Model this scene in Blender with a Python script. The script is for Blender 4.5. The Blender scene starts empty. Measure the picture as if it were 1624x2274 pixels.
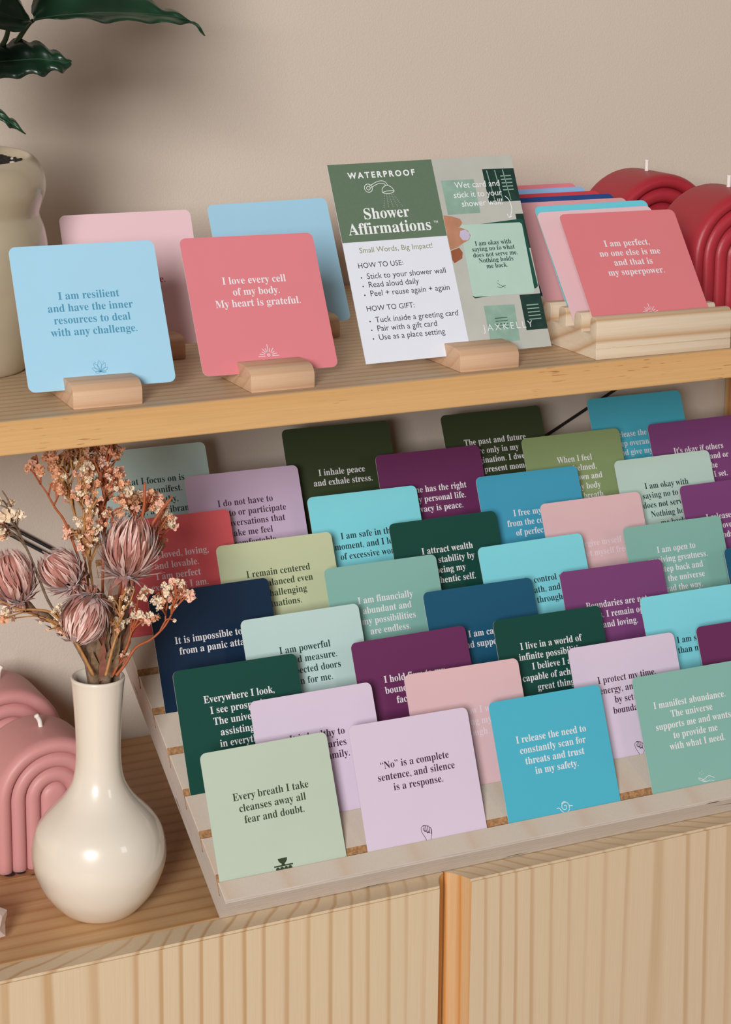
# A shop display: affirmation cards on a pine shelf, in a slotted plywood rack and on small stands.
import bpy, bmesh, math, random
from mathutils import Vector, Matrix
random.seed(7)
C = bpy.context.scene.collection
PI = math.pi
TOPZ = 0.80            # height of the cabinet top above the floor, metres

def V(x, y, z):        # centimetres above/along the cabinet top -> metres
    return Vector((x*0.01, y*0.01, TOPZ + z*0.01))

# ------------------------------------------------------------------ materials
def lin(h):
    if isinstance(h, str):
        h = h.lstrip('#'); c = [int(h[i:i+2], 16)/255 for i in (0, 2, 4)]
    else:
        c = list(h)
    return [(v/12.92 if v <= .04045 else ((v+.055)/1.055)**2.4) for v in c] + [1.0]

def newmat(name):
    m = bpy.data.materials.new(name); m.use_nodes = True
    nt = m.node_tree; b = nt.nodes['Principled BSDF']
    return m, nt, b

def N(nt, t, **kw):
    n = nt.nodes.new(t)
    for k, v in kw.items(): setattr(n, k, v)
    return n

def mathn(nt, op, a, b=None):
    n = N(nt, 'ShaderNodeMath', operation=op)
    for i, v in enumerate((a, b)):
        if v is None: continue
        if isinstance(v, (int, float)): n.inputs[i].default_value = v
        else: nt.links.new(v, n.inputs[i])
    return n.outputs[0]

def mixc(nt, fac, c1, c2, blend='MIX'):
    n = N(nt, 'ShaderNodeMix', data_type='RGBA', blend_type=blend)
    if isinstance(fac, (int, float)): n.inputs[0].default_value = fac
    else: nt.links.new(fac, n.inputs[0])
    for i, c in ((6, c1), (7, c2)):
        if isinstance(c, (list, tuple)): n.inputs[i].default_value = c
        else: nt.links.new(c, n.inputs[i])
    return n.outputs[2]

def noise(nt, vec, scale, detail=2.0, rough=.5, mapscale=None):
    if mapscale:
        mp = N(nt, 'ShaderNodeMapping'); mp.inputs['Scale'].default_value = mapscale
        nt.links.new(vec, mp.inputs['Vector']); vec = mp.outputs[0]
    n = N(nt, 'ShaderNodeTexNoise'); n.inputs['Scale'].default_value = scale
    n.inputs['Detail'].default_value = detail; n.inputs['Roughness'].default_value = rough
    nt.links.new(vec, n.inputs['Vector'])
    return n.outputs[0]

def ramp(nt, fac, stops, interp='LINEAR'):
    n = N(nt, 'ShaderNodeValToRGB'); nt.links.new(fac, n.inputs[0])
    cr = n.color_ramp; cr.interpolation = interp
    while len(cr.elements) < len(stops): cr.elements.new(.5)
    for e, (p, c) in zip(cr.elements, stops):
        e.position = p; e.color = c if len(c) == 4 else list(c)+[1]
    return n.outputs[0]

def objco(nt):
    return N(nt, 'ShaderNodeTexCoord').outputs['Object']

_plain = {}
def plain(name, col, rough=.5, var=.03, nscale=60, bump=0, bscale=400, spec=.5, coat=0, sheen=0, sss=0, metal=0):
    """procedural colour with a slight mottling"""
    if name in _plain: return _plain[name]
    m, nt, b = newmat(name); co = objco(nt)
    c = lin(col)
    n = noise(nt, co, nscale, 3)
    lo = [max(0, v*(1-var)) for v in c[:3]]+[1]; hi = [min(1, v*(1+var)) for v in c[:3]]+[1]
    nt.links.new(ramp(nt, n, [(.3, lo), (.7, hi)]), b.inputs['Base Color'])
    b.inputs['Roughness'].default_value = rough
    b.inputs['Specular IOR Level'].default_value = spec
    b.inputs['Metallic'].default_value = metal
    if coat: b.inputs['Coat Weight'].default_value = coat; b.inputs['Coat Roughness'].default_value = .04
    if sheen: b.inputs['Sheen Weight'].default_value = sheen; b.inputs['Sheen Roughness'].default_value = .4
    if sss:
        b.inputs['Subsurface Weight'].default_value = sss
        b.inputs['Subsurface Radius'].default_value = (.012, .005, .004)
        b.inputs['Subsurface Scale'].default_value = 1.0
    if bump:
        bn = N(nt, 'ShaderNodeBump'); bn.inputs['Strength'].default_value = bump; bn.inputs['Distance'].default_value = .001
        nt.links.new(noise(nt, co, bscale, 3), bn.inputs['Height']); nt.links.new(bn.outputs[0], b.inputs['Normal'])
    _plain[name] = m
    return m

def wood(name, light, dark, grain='x', center=(0, 0), freq=60, amp=.02, nz=3.0, along=.1, tint=None, rough=.5,
         line=.75, dashes=0, fib=.10, wander=(0, 0), seed=0, crisp=False, a2=.35):
    """growth rings round an axis parallel to the grain, bent by stretched noise; fibres; optional resin dashes"""
    m, nt, b = newmat(name); co = objco(nt)
    sep = N(nt, 'ShaderNodeSeparateXYZ'); nt.links.new(co, sep.inputs[0])
    ax = {'x': 0, 'y': 1, 'z': 2}[grain]
    o = [i for i in range(3) if i != ax]
    ms = [1, 1, 1]; ms[ax] = along
    off = N(nt, 'ShaderNodeVectorMath', operation='ADD'); nt.links.new(co, off.inputs[0]); off.inputs[1].default_value = (seed*1.7, seed*.9, seed*2.3)
    nse = noise(nt, off.outputs[0], nz, 2.5, .5, ms)
    nse2 = noise(nt, off.outputs[0], nz*3.1, 2, .5, ms)
    a = mathn(nt, 'SUBTRACT', sep.outputs[o[0]], center[0]); c = mathn(nt, 'SUBTRACT', sep.outputs[o[1]], center[1])
    if wander[0]: a = mathn(nt, 'ADD', a, mathn(nt, 'MULTIPLY', sep.outputs[ax], wander[0]))
    d = mathn(nt, 'SQRT', mathn(nt, 'ADD', mathn(nt, 'MULTIPLY', a, a), mathn(nt, 'MULTIPLY', c, c)))
    d = mathn(nt, 'ADD', d, mathn(nt, 'MULTIPLY', mathn(nt, 'SUBTRACT', nse, .5), amp*2))
    d = mathn(nt, 'ADD', d, mathn(nt, 'MULTIPLY', mathn(nt, 'SUBTRACT', nse2, .5), amp*a2))
    fr = mathn(nt, 'FRACT', mathn(nt, 'MULTIPLY', d, freq))
    L, D = lin(light), lin(dark)
    mid = [L[i]*.6+D[i]*.4 for i in range(3)]+[1]
    col = ramp(nt, fr, [(0, L), (line-.16, L), (line-.07, mid), (line, D), (line+.10, D), (min(.97, line+.17), L)]) if crisp else ramp(nt, fr, [(0, L), (line-.3, L), (line-.08, mid), (line+.08, D), (min(.99, line+.16), mid), (1, L)])
    if crisp:
        kk = ramp(nt, noise(nt, off.outputs[0], 11, 2, .5, [1 if i != ax else .12 for i in range(3)]), [(.32, (.15, .15, .15)), (.62, (1, 1, 1))])
        col = mixc(nt, kk, L, col)
    ms2 = [60, 60, 60]; ms2[ax] = 1.2
    f = noise(nt, co, 14, 3, .6, ms2)
    fb = ramp(nt, f, [(.3, (1-fib, 1-fib*1.15, 1-fib*1.4)), (.7, (1, 1, 1))])
    col = mixc(nt, 1.0, col, fb, 'MULTIPLY')
    big = noise(nt, off.outputs[0], 2.2, 2, .5, [1 if i != ax else .25 for i in range(3)])
    T = lin(tint) if tint else [v*.93 for v in L[:3]]+[1]
    col = mixc(nt, mathn(nt, 'MULTIPLY', big, .6), col, mixc(nt, .5, col, T))
    if dashes:
        ms3 = [1, 1, 1]; ms3[ax] = .07
        dn = noise(nt, off.outputs[0], 1000, 1, .4, ms3)
        cl = noise(nt, off.outputs[0], 14, 2, .5, [1 if i != ax else .5 for i in range(3)])
        k = mathn(nt, 'MULTIPLY', ramp(nt, dn, [(.67, (0, 0, 0)), (.71, (1, 1, 1))]), ramp(nt, cl, [(.54, (0, 0, 0)), (.60, (1, 1, 1))]))
        col = mixc(nt, mathn(nt, 'MULTIPLY', k, dashes), col, lin('#8a5630'))
    nt.links.new(col, b.inputs['Base Color'])
    b.inputs['Roughness'].default_value = rough; b.inputs['Specular IOR Level'].default_value = .35
    bn = N(nt, 'ShaderNodeBump'); bn.inputs['Strength'].default_value = .12; bn.inputs['Distance'].default_value = .0006
    nt.links.new(f, bn.inputs['Height']); nt.links.new(bn.outputs[0], b.inputs['Normal'])
    return m

def ply_edge(name, light, dark, axis, freq):
    """stripes of veneer across the board's thickness (object-space axis)"""
    m, nt, b = newmat(name); co = objco(nt)
    sep = N(nt, 'ShaderNodeSeparateXYZ'); nt.links.new(co, sep.inputs[0])
    n1 = noise(nt, co, 60, 3, .6, (.12, 1, 1))
    d = mathn(nt, 'ADD', sep.outputs[axis], mathn(nt, 'MULTIPLY', n1, .0008))
    fr = mathn(nt, 'FRACT', mathn(nt, 'MULTIPLY', d, freq))
    col = ramp(nt, fr, [(0, lin(light)), (.42, lin(light)), (.5, lin(dark)), (.58, lin(light)), (.93, lin('#d4c9be')), (1, lin(dark))])
    vn = noise(nt, co, 190, 2, .5, (.05, 1, 1))
    col = mixc(nt, ramp(nt, vn, [(.70, (0, 0, 0)), (.74, (1, 1, 1))]), col, lin('#5a4030'))
    fn = noise(nt, co, 900, 3, .6, (.04, 1, 1))
    col = mixc(nt, 1, col, ramp(nt, fn, [(.3, (.88, .87, .86)), (.7, (1, 1, 1))]), 'MULTIPLY')
    nt.links.new(col, b.inputs['Base Color']); b.inputs['Roughness'].default_value = .6
    return m

# ------------------------------------------------------------------ object helpers
def tag(o, label=None, cat=None, group=None, kind=None):
    if label: o['label'] = label
    if cat: o['category'] = cat
    if group: o['group'] = group
    if kind: o['kind'] = kind
    return o

def link(name, me, parent=None, loc=None):
    o = bpy.data.objects.new(name, me); C.objects.link(o)
    if parent: o.parent = parent
    if loc is not None: o.location = loc
    return o

def empty(name, loc=(0, 0, 0), rz=0):
    o = bpy.data.objects.new(name, None); C.objects.link(o); o.location = loc; o.rotation_euler = (0, 0, rz)
    o.empty_display_size = .02
    return o

def mesh(name, bm, mats, smooth=False):
    me = bpy.data.meshes.new(name); bmesh.ops.recalc_face_normals(bm, faces=bm.faces); bm.to_mesh(me); bm.free()
    for m in (mats if isinstance(mats, (list, tuple)) else [mats]): me.materials.append(m)
    if smooth:
        for p in me.polygons: p.use_smooth = True
    return me

def rawmesh(name, verts, faces, mats, smooth=False, midx=None):
    me = bpy.data.meshes.new(name); me.from_pydata([tuple(v) for v in verts], [], faces)
    for m in (mats if isinstance(mats, (list, tuple)) else [mats]): me.materials.append(m)
    if midx:
        for p, i in zip(me.polygons, midx): p.material_index = i
    if smooth:
        for p in me.polygons: p.use_smooth = True
    me.update()
    return me

def box_bm(x0, x1, y0, y1, z0, z1, bev=.15, seg=2):   # cm
    bm = bmesh.new()
    bmesh.ops.create_cube(bm, size=1)
    for v in bm.verts:
        v.co = V(x0+(x1-x0)*(v.co.x+.5), y0+(y1-y0)*(v.co.y+.5), z0+(z1-z0)*(v.co.z+.5))
    if bev: bmesh.ops.bevel(bm, geom=list(bm.edges), offset=bev*.01, segments=seg, affect='EDGES', profile=.5)
    return bm

def smooth_by_angle(me, deg=35):
    for p in me.polygons: p.use_smooth = True
    try: me.set_sharp_from_angle(angle=math.radians(deg))
    except Exception: pass

def extrude_profile(pts, x0, x1, bev=.1, seg=2):
    """closed polygon (y,z) in metres extruded along x; convex or not"""
    bm = bmesh.new()
    a = [bm.verts.new((x0, y, z)) for y, z in pts]; b = [bm.verts.new((x1, y, z)) for y, z in pts]
    n = len(pts)
    f0 = bm.faces.new(a); f1 = bm.faces.new(list(reversed(b)))
    for i in range(n): bm.faces.new((a[i], b[i], b[(i+1) % n], a[(i+1) % n]))
    bmesh.ops.recalc_face_normals(bm, faces=bm.faces)
    if bev:
        es = [e for e in bm.edges if (f0 in e.link_faces or f1 in e.link_faces)]
        bmesh.ops.bevel(bm, geom=es, offset=bev, segments=seg, affect='EDGES', profile=.5, clamp_overlap=True)
    return bm

def tube(pts, rad, sides=8, cap=True):
    """verts, faces of a tube through pts (Vectors); rad number or list"""
    n = len(pts); R = rad if isinstance(rad, (list, tuple)) else [rad]*n
    vs, fs = [], []
    up = Vector((0, 0, 1)); prev = None
    for i, p in enumerate(pts):
        t = (pts[min(i+1, n-1)]-pts[max(i-1, 0)]).normalized()
        if prev is None:
            ref = up if abs(t.dot(up)) < .9 else Vector((1, 0, 0)); a = t.cross(ref).normalized()
        else:
            a = (prev - t*prev.dot(t)); a = a.normalized() if a.length > 1e-6 else t.orthogonal().normalized()
        prev = a; b = t.cross(a)
        for k in range(sides):
            an = 2*PI*k/sides; vs.append(p + (a*math.cos(an)+b*math.sin(an))*R[i])
    for i in range(n-1):
        for k in range(sides):
            k2 = (k+1) % sides
            fs.append((i*sides+k, i*sides+k2, (i+1)*sides+k2, (i+1)*sides+k))
    if cap:
        fs.append(tuple(reversed(range(sides)))); fs.append(tuple((n-1)*sides+k for k in range(sides)))
    return vs, fs

class MB:
    def __init__(s): s.v = []; s.f = []; s.m = []
    def add(s, vf, mi=0):
        k = len(s.v); s.v += [Vector(v) for v in vf[0]]; s.f += [tuple(i+k for i in f) for f in vf[1]]; s.m += [mi]*len(vf[1])
    def mesh(s, name, mats, smooth=True): return rawmesh(name, s.v, s.f, mats, smooth, s.m)

def lathe(profile, seg=64):
    vs, fs = [], []
    for r, z in profile:
        for k in range(seg):
            a = 2*PI*k/seg; vs.append(Vector((r*math.cos(a), r*math.sin(a), z)))
    for i in range(len(profile)-1):
        for k in range(seg):
            k2 = (k+1) % seg
            fs.append((i*seg+k, i*seg+k2, (i+1)*seg+k2, (i+1)*seg+k))
    return vs, fs

def catmull(pts, n=8):
    out = []
    P = [Vector(p) for p in pts]
    for i in range(len(P)-1):
        p0 = P[max(i-1, 0)]; p1 = P[i]; p2 = P[i+1]; p3 = P[min(i+2, len(P)-1)]
        for k in range(n):
            t = k/n
            out.append(.5*((2*p1)+(p2-p0)*t+(2*p0-5*p1+4*p2-p3)*t*t+(3*p1-p0-3*p2+p3)*t**3))
    out.append(P[-1])
    return out

# ------------------------------------------------------------------ camera
F_PX, PCX, PCY = 4743.142, 759.773, 825.35
YAW, PITCH, ROLL = map(math.radians, (-26.304, -12.008, .349))
CAM = V(-49.246, -73.67, 62.438)
fwd = Vector((-math.sin(YAW)*math.cos(PITCH), math.cos(YAW)*math.cos(PITCH), math.sin(PITCH)))
rgt = Vector((math.cos(YAW), math.sin(YAW), 0)); upv = rgt.cross(fwd)
rg2 = rgt*math.cos(ROLL)+upv*math.sin(ROLL); up2 = -rgt*math.sin(ROLL)+upv*math.cos(ROLL)
cd = bpy.data.cameras.new('camera'); co_ = bpy.data.objects.new('camera', cd); C.objects.link(co_)
M = Matrix((rg2, up2, -fwd)).transposed().to_4x4(); M.translation = CAM
co_.matrix_world = M
cd.sensor_fit = 'VERTICAL'; cd.sensor_height = 24; cd.lens = F_PX/2274*24
cd.shift_x = (812-PCX)/2274; cd.shift_y = (PCY-1137)/2274
cd.clip_start = .05
bpy.context.scene.camera = co_

def at(px, py, Y):     # the point of the place at depth Y (cm) seen at a photo position
    d = fwd*F_PX + rg2*(px-PCX) - up2*(py-PCY)
    return CAM + d*((Y*.01-CAM.y)/d.y)

RACK_POSE=[ (-0.140,42.473,1.568,22.876,-0.391,0.279),
(10.388,42.401,1.628,23.031,-0.391,-0.398),
(21.093,42.328,1.584,23.162,-0.391,-0.217),
(32.778,42.248,1.585,22.958,-0.391,-0.011),
(4.536,45.207,3.389,23.090,-0.391,0.080),
(15.945,45.129,3.422,22.806,-0.391,-0.462),
(29.081,45.040,3.411,22.531,-0.391,-0.194),
(40.095,44.964,3.451,22.951,-0.391,-0.082),
(0.163,48.003,5.230,22.941,-0.391,-0.182),
(13.354,47.913,5.299,22.938,-0.391,0.220),
(24.502,47.837,5.269,22.824,-0.391,-0.361),
(36.979,47.752,5.300,22.933,-0.391,-0.099),
(6.292,50.727,7.079,22.689,-0.391,0.175),
(20.415,50.631,7.146,23.459,-0.391,-0.123),
(31.690,50.554,7.126,23.053,-0.391,-0.509),
(46.421,50.453,7.124,22.940,-0.391,-0.042),
(0.649,53.532,8.919,22.742,-0.391,0.305),
(13.892,53.441,8.962,22.717,-0.391,-0.103),
(26.479,53.355,9.002,23.185,-0.391,0.418),
(38.990,53.270,8.929,22.920,-0.391,-0.220),
(6.833,56.256,10.781,22.862,-0.391,0.080),
(20.502,56.162,10.768,23.169,-0.391,-0.035),
(33.361,56.075,10.782,22.969,-0.391,0.016),
(46.042,55.988,10.765,23.020,-0.391,0.089),
(0.021,59.068,12.589,23.079,-0.391,-0.143),
(15.189,58.965,12.665,23.286,-0.391,-0.306),
(29.309,58.868,12.649,23.176,-0.391,-0.171),
(41.734,58.784,12.606,23.023,-0.391,0.016),
(6.668,61.789,14.497,22.863,-0.391,-0.285),
(22.120,61.683,14.445,23.111,-0.391,-0.437),
(34.909,61.596,14.484,22.914,-0.391,-0.056),
(46.636,61.516,14.464,23.004,-0.391,0.047),
(0.470,64.597,16.273,23.121,-0.391,-0.143),
(15.552,64.494,16.445,22.428,-0.391,-0.721),
(29.266,64.401,16.309,23.472,-0.391,0.013),
(42.614,64.310,16.341,23.204,-0.391,-0.158) ]
UP_POSE=[ (-11.840,43.063,35.256,28.012,-3.454,-0.098),
(-0.567,43.758,35.033,29.211,-1.448,-0.742),
(-5.266,53.442,35.212,22.801,-1.558,-0.301),
(6.690,56.468,35.175,27.311,-1.147,0.475) ]
SIGN_POSE= (9.977,42.752,35.192,25.897,-1.167,0.471) ; SIGN_W=13.413; SIGN_H=13.178
# ------------------------------------------------------------------ the setting
wallm = plain('wall_paint', '#d6c8ba', .85, .015, 6, bump=.25, bscale=700, spec=.2)
me = mesh('wall_back', box_bm(-260, 300, 73.75, 85, -80, 190, 0), wallm)
tag(link('wall_back', me), kind='structure')
floorm = wood('floor_wood', '#b09478', '#9a7c5e', 'x', (.3, -.6), 30, .03, 2)
me = mesh('floor', box_bm(-260, 300, -300, 85, -84, -80, 0), floorm)
tag(link('floor', me), kind='structure')

# ------------------------------------------------------------------ pine cabinets
pine_top = wood('pine_top', '#d2ab7e', '#b98a59', 'x', (.90, TOPZ-.10), 72, .012, 3.5, .07, rough=.42, line=.66, seed=3, tint='#bd8e5e', fib=.16)
pine_door = wood('pine_door', '#ddc7a8', '#c19a6e', 'z', (-.22, .62), 88, .021, 7, .06, rough=.45, line=.70, seed=1, tint='#d8bf9c', crisp=True, a2=.35, fib=.06)
pine_door2 = wood('pine_door_right', '#dac4a6', '#bf9a72', 'z', (.52, .70), 92, .022, 7, .07, rough=.45, line=.70, seed=6, tint='#d6bf9d', crisp=True, a2=.4, fib=.06)
orange_pine = wood('pine_heart_edge', '#dab283', '#cf8634', 'z', (.155, .445), 105, .010, 7, .2, rough=.45, line=.7, seed=9)
pine_side = wood('pine_side', '#d2ae80', '#ab8152', 'z', (.3, .4), 60, .012, 4, .12)

def door_mesh(name, x0, x1, mats, flat_left, flat_right):
    # plan outline of the board, front edge coved at its ends
    f, b = 40.5, 42.5
    pts = []
    if flat_left: pts += [(x0, b), (x0, f)]
    else: pts += [(x0, b), (x0, b-.25), (x0+.25, b-.42), (x0+.55, b-.85), (x0+.8, b-1.35), (x0+1.0, f+.12), (x0+1.05, f)]
    if flat_right: pts += [(x1, f), (x1, b)]
    else: pts += [(x1-1.25, f), (x1-1.2, f+.12), (x1-.98, b-1.35), (x1-.7, b-.85), (x1-.3, b-.42), (x1, b-.25), (x1, b)]
    bm = bmesh.new(); zb, zt = -66, -.02
    A = [bm.verts.new(V(x, y, zb)) for x, y in pts]; B = [bm.verts.new(V(x, y, zt)) for x, y in pts]
    bm.faces.new(A); top = bm.faces.new(B); n = len(pts)
    for i in range(n):
        fc = bm.faces.new((A[i], A[(i+1) % n], B[(i+1) % n], B[i]))
        xm = (pts[i][0]+pts[(i+1) % n][0])/2; ym = (pts[i][1]+pts[(i+1) % n][1])/2
        if ym > f+.05 and ym < b-.01: fc.material_index = 1
    bmesh.ops.bevel(bm, geom=[e for e in top.edges if all(abs(v.co.y-.01*f) < 1e-6 for v in e.verts)], offset=.0016, segments=2, affect='EDGES')
    return mesh(name, bm, mats)

def cabinet(name, x0, x1, label, dmat, fl, fr):
    root = empty(name, V((x0+x1)/2, 58, -80))
    tag(root, label, 'cabinet', 'pine cabinets standing side by side under the rack')
    def part(n, me):
        o = link(n, me, root); o.matrix_parent_inverse = Matrix.Translation(-root.location); return o
    part('worktop', mesh('worktop', box_bm(x0, x1, 42.55, 73.7, -2.2, 0, .12), pine_top))
    part('side_panel', mesh('side_panel', box_bm(x0, x0+2, 42.6, 73, -70, -2.25, .1), pine_side))
    part('side_panel', mesh('side_panel', box_bm(x1-2, x1, 42.6, 73, -70, -2.25, .1), pine_side))
    part('back_panel', mesh('back_panel', box_bm(x0+2, x1-2, 72, 72.8, -70, -2.25, 0), pine_side))
    part('base_panel', mesh('base_panel', box_bm(x0+2, x1-2, 43, 72, -70, -68, 0), pine_side))
    part('door', door_mesh('door', x0, x1, [dmat, orange_pine], fl, fr))
    for xx in (x0+2, x1-7):
        for yy in (46, 66): part('leg', mesh('leg', box_bm(xx, xx+5, yy, yy+4, -80, -70, .2), pine_side))
    return root
cabinet('cabinet', -66, 15.86, 'pine cabinet on the left, under the vase and pink candles', pine_door, True, False)
cabinet('cabinet', 15.99, 100, 'pine cabinet on the right, right of the dark vertical door gap', pine_door2, False, True)

# ------------------------------------------------------------------ upper shelf, post and bracing
shelf_mat = wood('pine_shelf', '#d2b592', '#b39470', 'x', (.95, TOPZ+.52), 110, .008, 4, .05, rough=.5, seed=4, tint='#cbb192', fib=.13)
shelf_edge = wood('pine_shelf_edge', '#dcb078', '#cf9e64', 'x', (.75, TOPZ-.2), 26, .01, 3, .06, rough=.5, seed=2, tint='#d7ac78', dashes=.7)
bm = box_bm(-60, 63.2, 40.09, 73.7, 32.42, 34.42, .13, 3)
for f in bm.faces:
    if f.normal.y < -.6: f.material_index = 1
o = link('wall_shelf', mesh('wall_shelf', bm, [shelf_mat, shelf_edge]))
tag(o, 'long pine shelf running above the slotted card rack', 'shelf')
o = link('shelf_post', mesh('shelf_post', box_bm(60.5, 63, 70, 73.6, 0.02, 32.4, .15), orange_pine))
tag(o, 'upright orange pine post under the right end of the shelf', 'post')
metal = plain('dark_metal', '#3c3c3e', .35, .05, 80, metal=.7)
mb = MB()
for dz in (0, .62):
    pts = [V(-14, 73.1-dz*.3, 24.42+dz), V(58, 73.1-dz*.3, -22.7+47*.0+dz+.0)] if False else [V(-14, 73.2, 24.35+dz), V(22, 73.2, .6+dz)]
    mb.add(tube(pts, .0013, 8))
o = link('brace_rod', mb.mesh('brace_rod', metal)); tag(o, 'dark metal brace rod crossing the wall behind the dried flowers', 'brace', 'metal cross bracing behind the shelves')
mb = MB(); mb.add(tube([V(24, 73.2, 11.55), V(66.2, 73.2, 32.2)], .0013, 8))
# keep the rod below the shelf
o = link('brace_rod', mb.mesh('brace_rod', metal)); tag(o, 'dark metal brace rod rising to the right behind the bright teal card', 'brace', 'metal cross bracing behind the shelves')

# ------------------------------------------------------------------ slotted plywood rack
AL = math.radians(33.67); RY, RZ = 42.472, 1.582; SP = 3.324; BE = math.radians(22.957); RYAW = math.radians(-.391)
ca, sa = math.cos(AL), math.sin(AL)
T = 1.8; L = 31.4
by, bz = 42.48, 0.03                       # lower front edge of the board
def bp(s, n): return (by - T*sa + s*ca + (T-n)*sa*1.0, bz + n*ca*1.0 + s*sa) if False else (by - n*sa + s*ca, bz + n*ca + s*sa)
prof = []; mi = []
prof.append(bp(0, 0)); mi.append('e')
prof.append(bp(0, T-.15)); mi.append('e')
prof.append(bp(.04, T-.05)); mi.append('e')
prof.append(bp(.15, T)); mi.append('t')
def surf(y): return bz + T*ca + (y-(by-T*sa))*math.tan(AL)
for k in range(9):
    cy, cz = RY + k*SP*ca, RZ + k*SP*sa
    # card front plane: (cy,cz)+v(sinB,cosB); meet with board surface
    def hitv(y0, z0):
        # v where z0+v cosB = surf(y0+v sinB)
        s0 = surf(y0); return (s0 - z0)/(math.cos(BE) - math.sin(BE)*math.tan(AL))
    yf, zf = cy-.04, cz-.03
    v = hitv(yf, zf); A = (yf+v*math.sin(BE), zf+v*math.cos(BE))
    yb_, zb_ = cy+.14, cz-.03
    ytop = cy+.27; v2 = hitv(ytop, zb_)
    Bp = (ytop+v2*math.sin(BE), zb_+v2*math.cos(BE))
    ux, uz = ca, sa
    prof.append((A[0]-.07*ux, A[1]-.07*uz)); mi.append('s')
    prof.append((A[0]+.005, A[1]-.06)); mi.append('s')
    prof.append((yf, zf)); mi.append('s')
    prof.append((yb_, zb_)); mi.append('s')
    prof.append((yb_+.03+.3*math.sin(BE), zb_+.38)); mi.append('s')
    prof.append(Bp); mi.append('t')
prof.append(bp(L-.1, T)); mi.append('e')
prof.append(bp(L, T-.1)); mi.append('e')
prof.append(bp(L, 0)); mi.append('e')
ply_face = wood('birch_ply_face', '#d6c9ba', '#d3bda8', 'y', (.9, TOPZ-.6), 24, .03, 5, .5, rough=.5, tint='#d8ccc0', fib=.05, seed=5)
plyd = ply_edge('birch_ply_edge', '#ccbfb3', '#a8988a', 2, 0)
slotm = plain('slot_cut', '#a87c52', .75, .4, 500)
bm = bmesh.new()
P3 = [(y-by, z) for y, z in prof]
X0, X1 = -.28, 56.2
a = [bm.verts.new((X0*.01, y*.01, z*.01)) for y, z in P3]; b = [bm.verts.new((X1*.01, y*.01, z*.01)) for y, z in P3]
n = len(P3)
e0 = bm.faces.new(a); e1 = bm.faces.new(list(reversed(b))); e0.material_index = e1.material_index = 1
top_edges = []
for i in range(n):
    f = bm.faces.new((a[i], b[i], b[(i+1) % n], a[(i+1) % n]))
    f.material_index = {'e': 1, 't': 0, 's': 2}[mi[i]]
    if mi[i] == 't': top_edges.append([e for e in f.edges if set(e.verts) == {a[i], a[(i+1) % n]}][0])
tricky = []
for i in range(n):
    if mi[i] == 't':
        for e in a[i].link_edges:
            if set(e.verts) == {a[i], a[(i+1) % n]}: tricky.append(e)
        for e in b[i].link_edges:
            if set(e.verts) == {b[i], b[(i+1) % n]}: tricky.append(e)
bmesh.ops.bevel(bm, geom=tricky, offset=.0014, segments=3, affect='EDGES', profile=.5, clamp_overlap=True)
# veneers run parallel to the board: striped along the board normal
m, nt, bsdf = newmat('birch_ply_edge_stripes'); oc = objco(nt)
mp = N(nt, 'ShaderNodeMapping'); mp.inputs['Rotation'].default_value = (-AL, 0, 0); nt.links.new(oc, mp.inputs[0])
sep = N(nt, 'ShaderNodeSeparateXYZ'); nt.links.new(mp.outputs[0], sep.inputs[0])
n1 = noise(nt, mp.outputs[0], 60, 2, .5, (.3, .3, 1))
dd = mathn(nt, 'ADD', sep.outputs[2], mathn(nt, 'MULTIPLY', n1, .0006))
fr = mathn(nt, 'FRACT', mathn(nt, 'MULTIPLY', dd, 385))
col = ramp(nt, fr, [(0, lin('#cbbfb4')), (.40, lin('#ddd3c9')), (.47, lin('#9c8b7c')), (.54, lin('#d2c6bb')), (.94, lin('#dad0c6')), (1, lin('#a09083'))])
vn = noise(nt, mp.outputs[0], 150, 2, .45, (.10, .12, 2.2))
col = mixc(nt, ramp(nt, vn, [(.70, (0, 0, 0)), (.735, (1, 1, 1))]), col, lin('#4c382c'))
fn = noise(nt, mp.outputs[0], 700, 3, .6, (.05, .05, 1))
col = mixc(nt, 1, col, ramp(nt, fn, [(.3, (.86, .85, .84)), (.7, (1, 1, 1))]), 'MULTIPLY')
nt.links.new(col, bsdf.inputs['Base Color']); bsdf.inputs['Roughness'].default_value = .6
rack = empty('card_rack', V(0, by, 0), RYAW)
tag(rack, 'sloping birch plywood rack with nine long slots holding the cards', 'card rack')
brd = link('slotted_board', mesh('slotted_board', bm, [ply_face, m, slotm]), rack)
for xx in (7, 46):
    lb = bmesh.new(); yy0, yy1 = 16.5, 24.5
    zt0 = bz + yy0*math.tan(AL)-.02; zt1 = bz + yy1*math.tan(AL)-.02
    q = [(yy0, 0.0), (yy1, 0.0), (yy1, zt1), (yy0, zt0)]
    A = [lb.verts.new((xx*.01, y*.01, z*.01)) for y, z in q]; B = [lb.verts.new(((xx+1.5)*.01, y*.01, z*.01)) for y, z in q]
    lb.faces.new(A); lb.faces.new(list(reversed(B)))
    for i in range(4): lb.faces.new((A[i], B[i], B[(i+1) % 4], A[(i+1) % 4]))
    link('leg', mesh('leg', lb, ply_face), rack)

# ------------------------------------------------------------------ cards
def serif(s):   # bold serif letters live in the mathematical alphabets of the font
    return ''.join(chr(0x1D400+ord(c)-65) if 'A' <= c <= 'Z' else chr(0x1D41A+ord(c)-97) if 'a' <= c <= 'z' else c for c in s)

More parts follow.
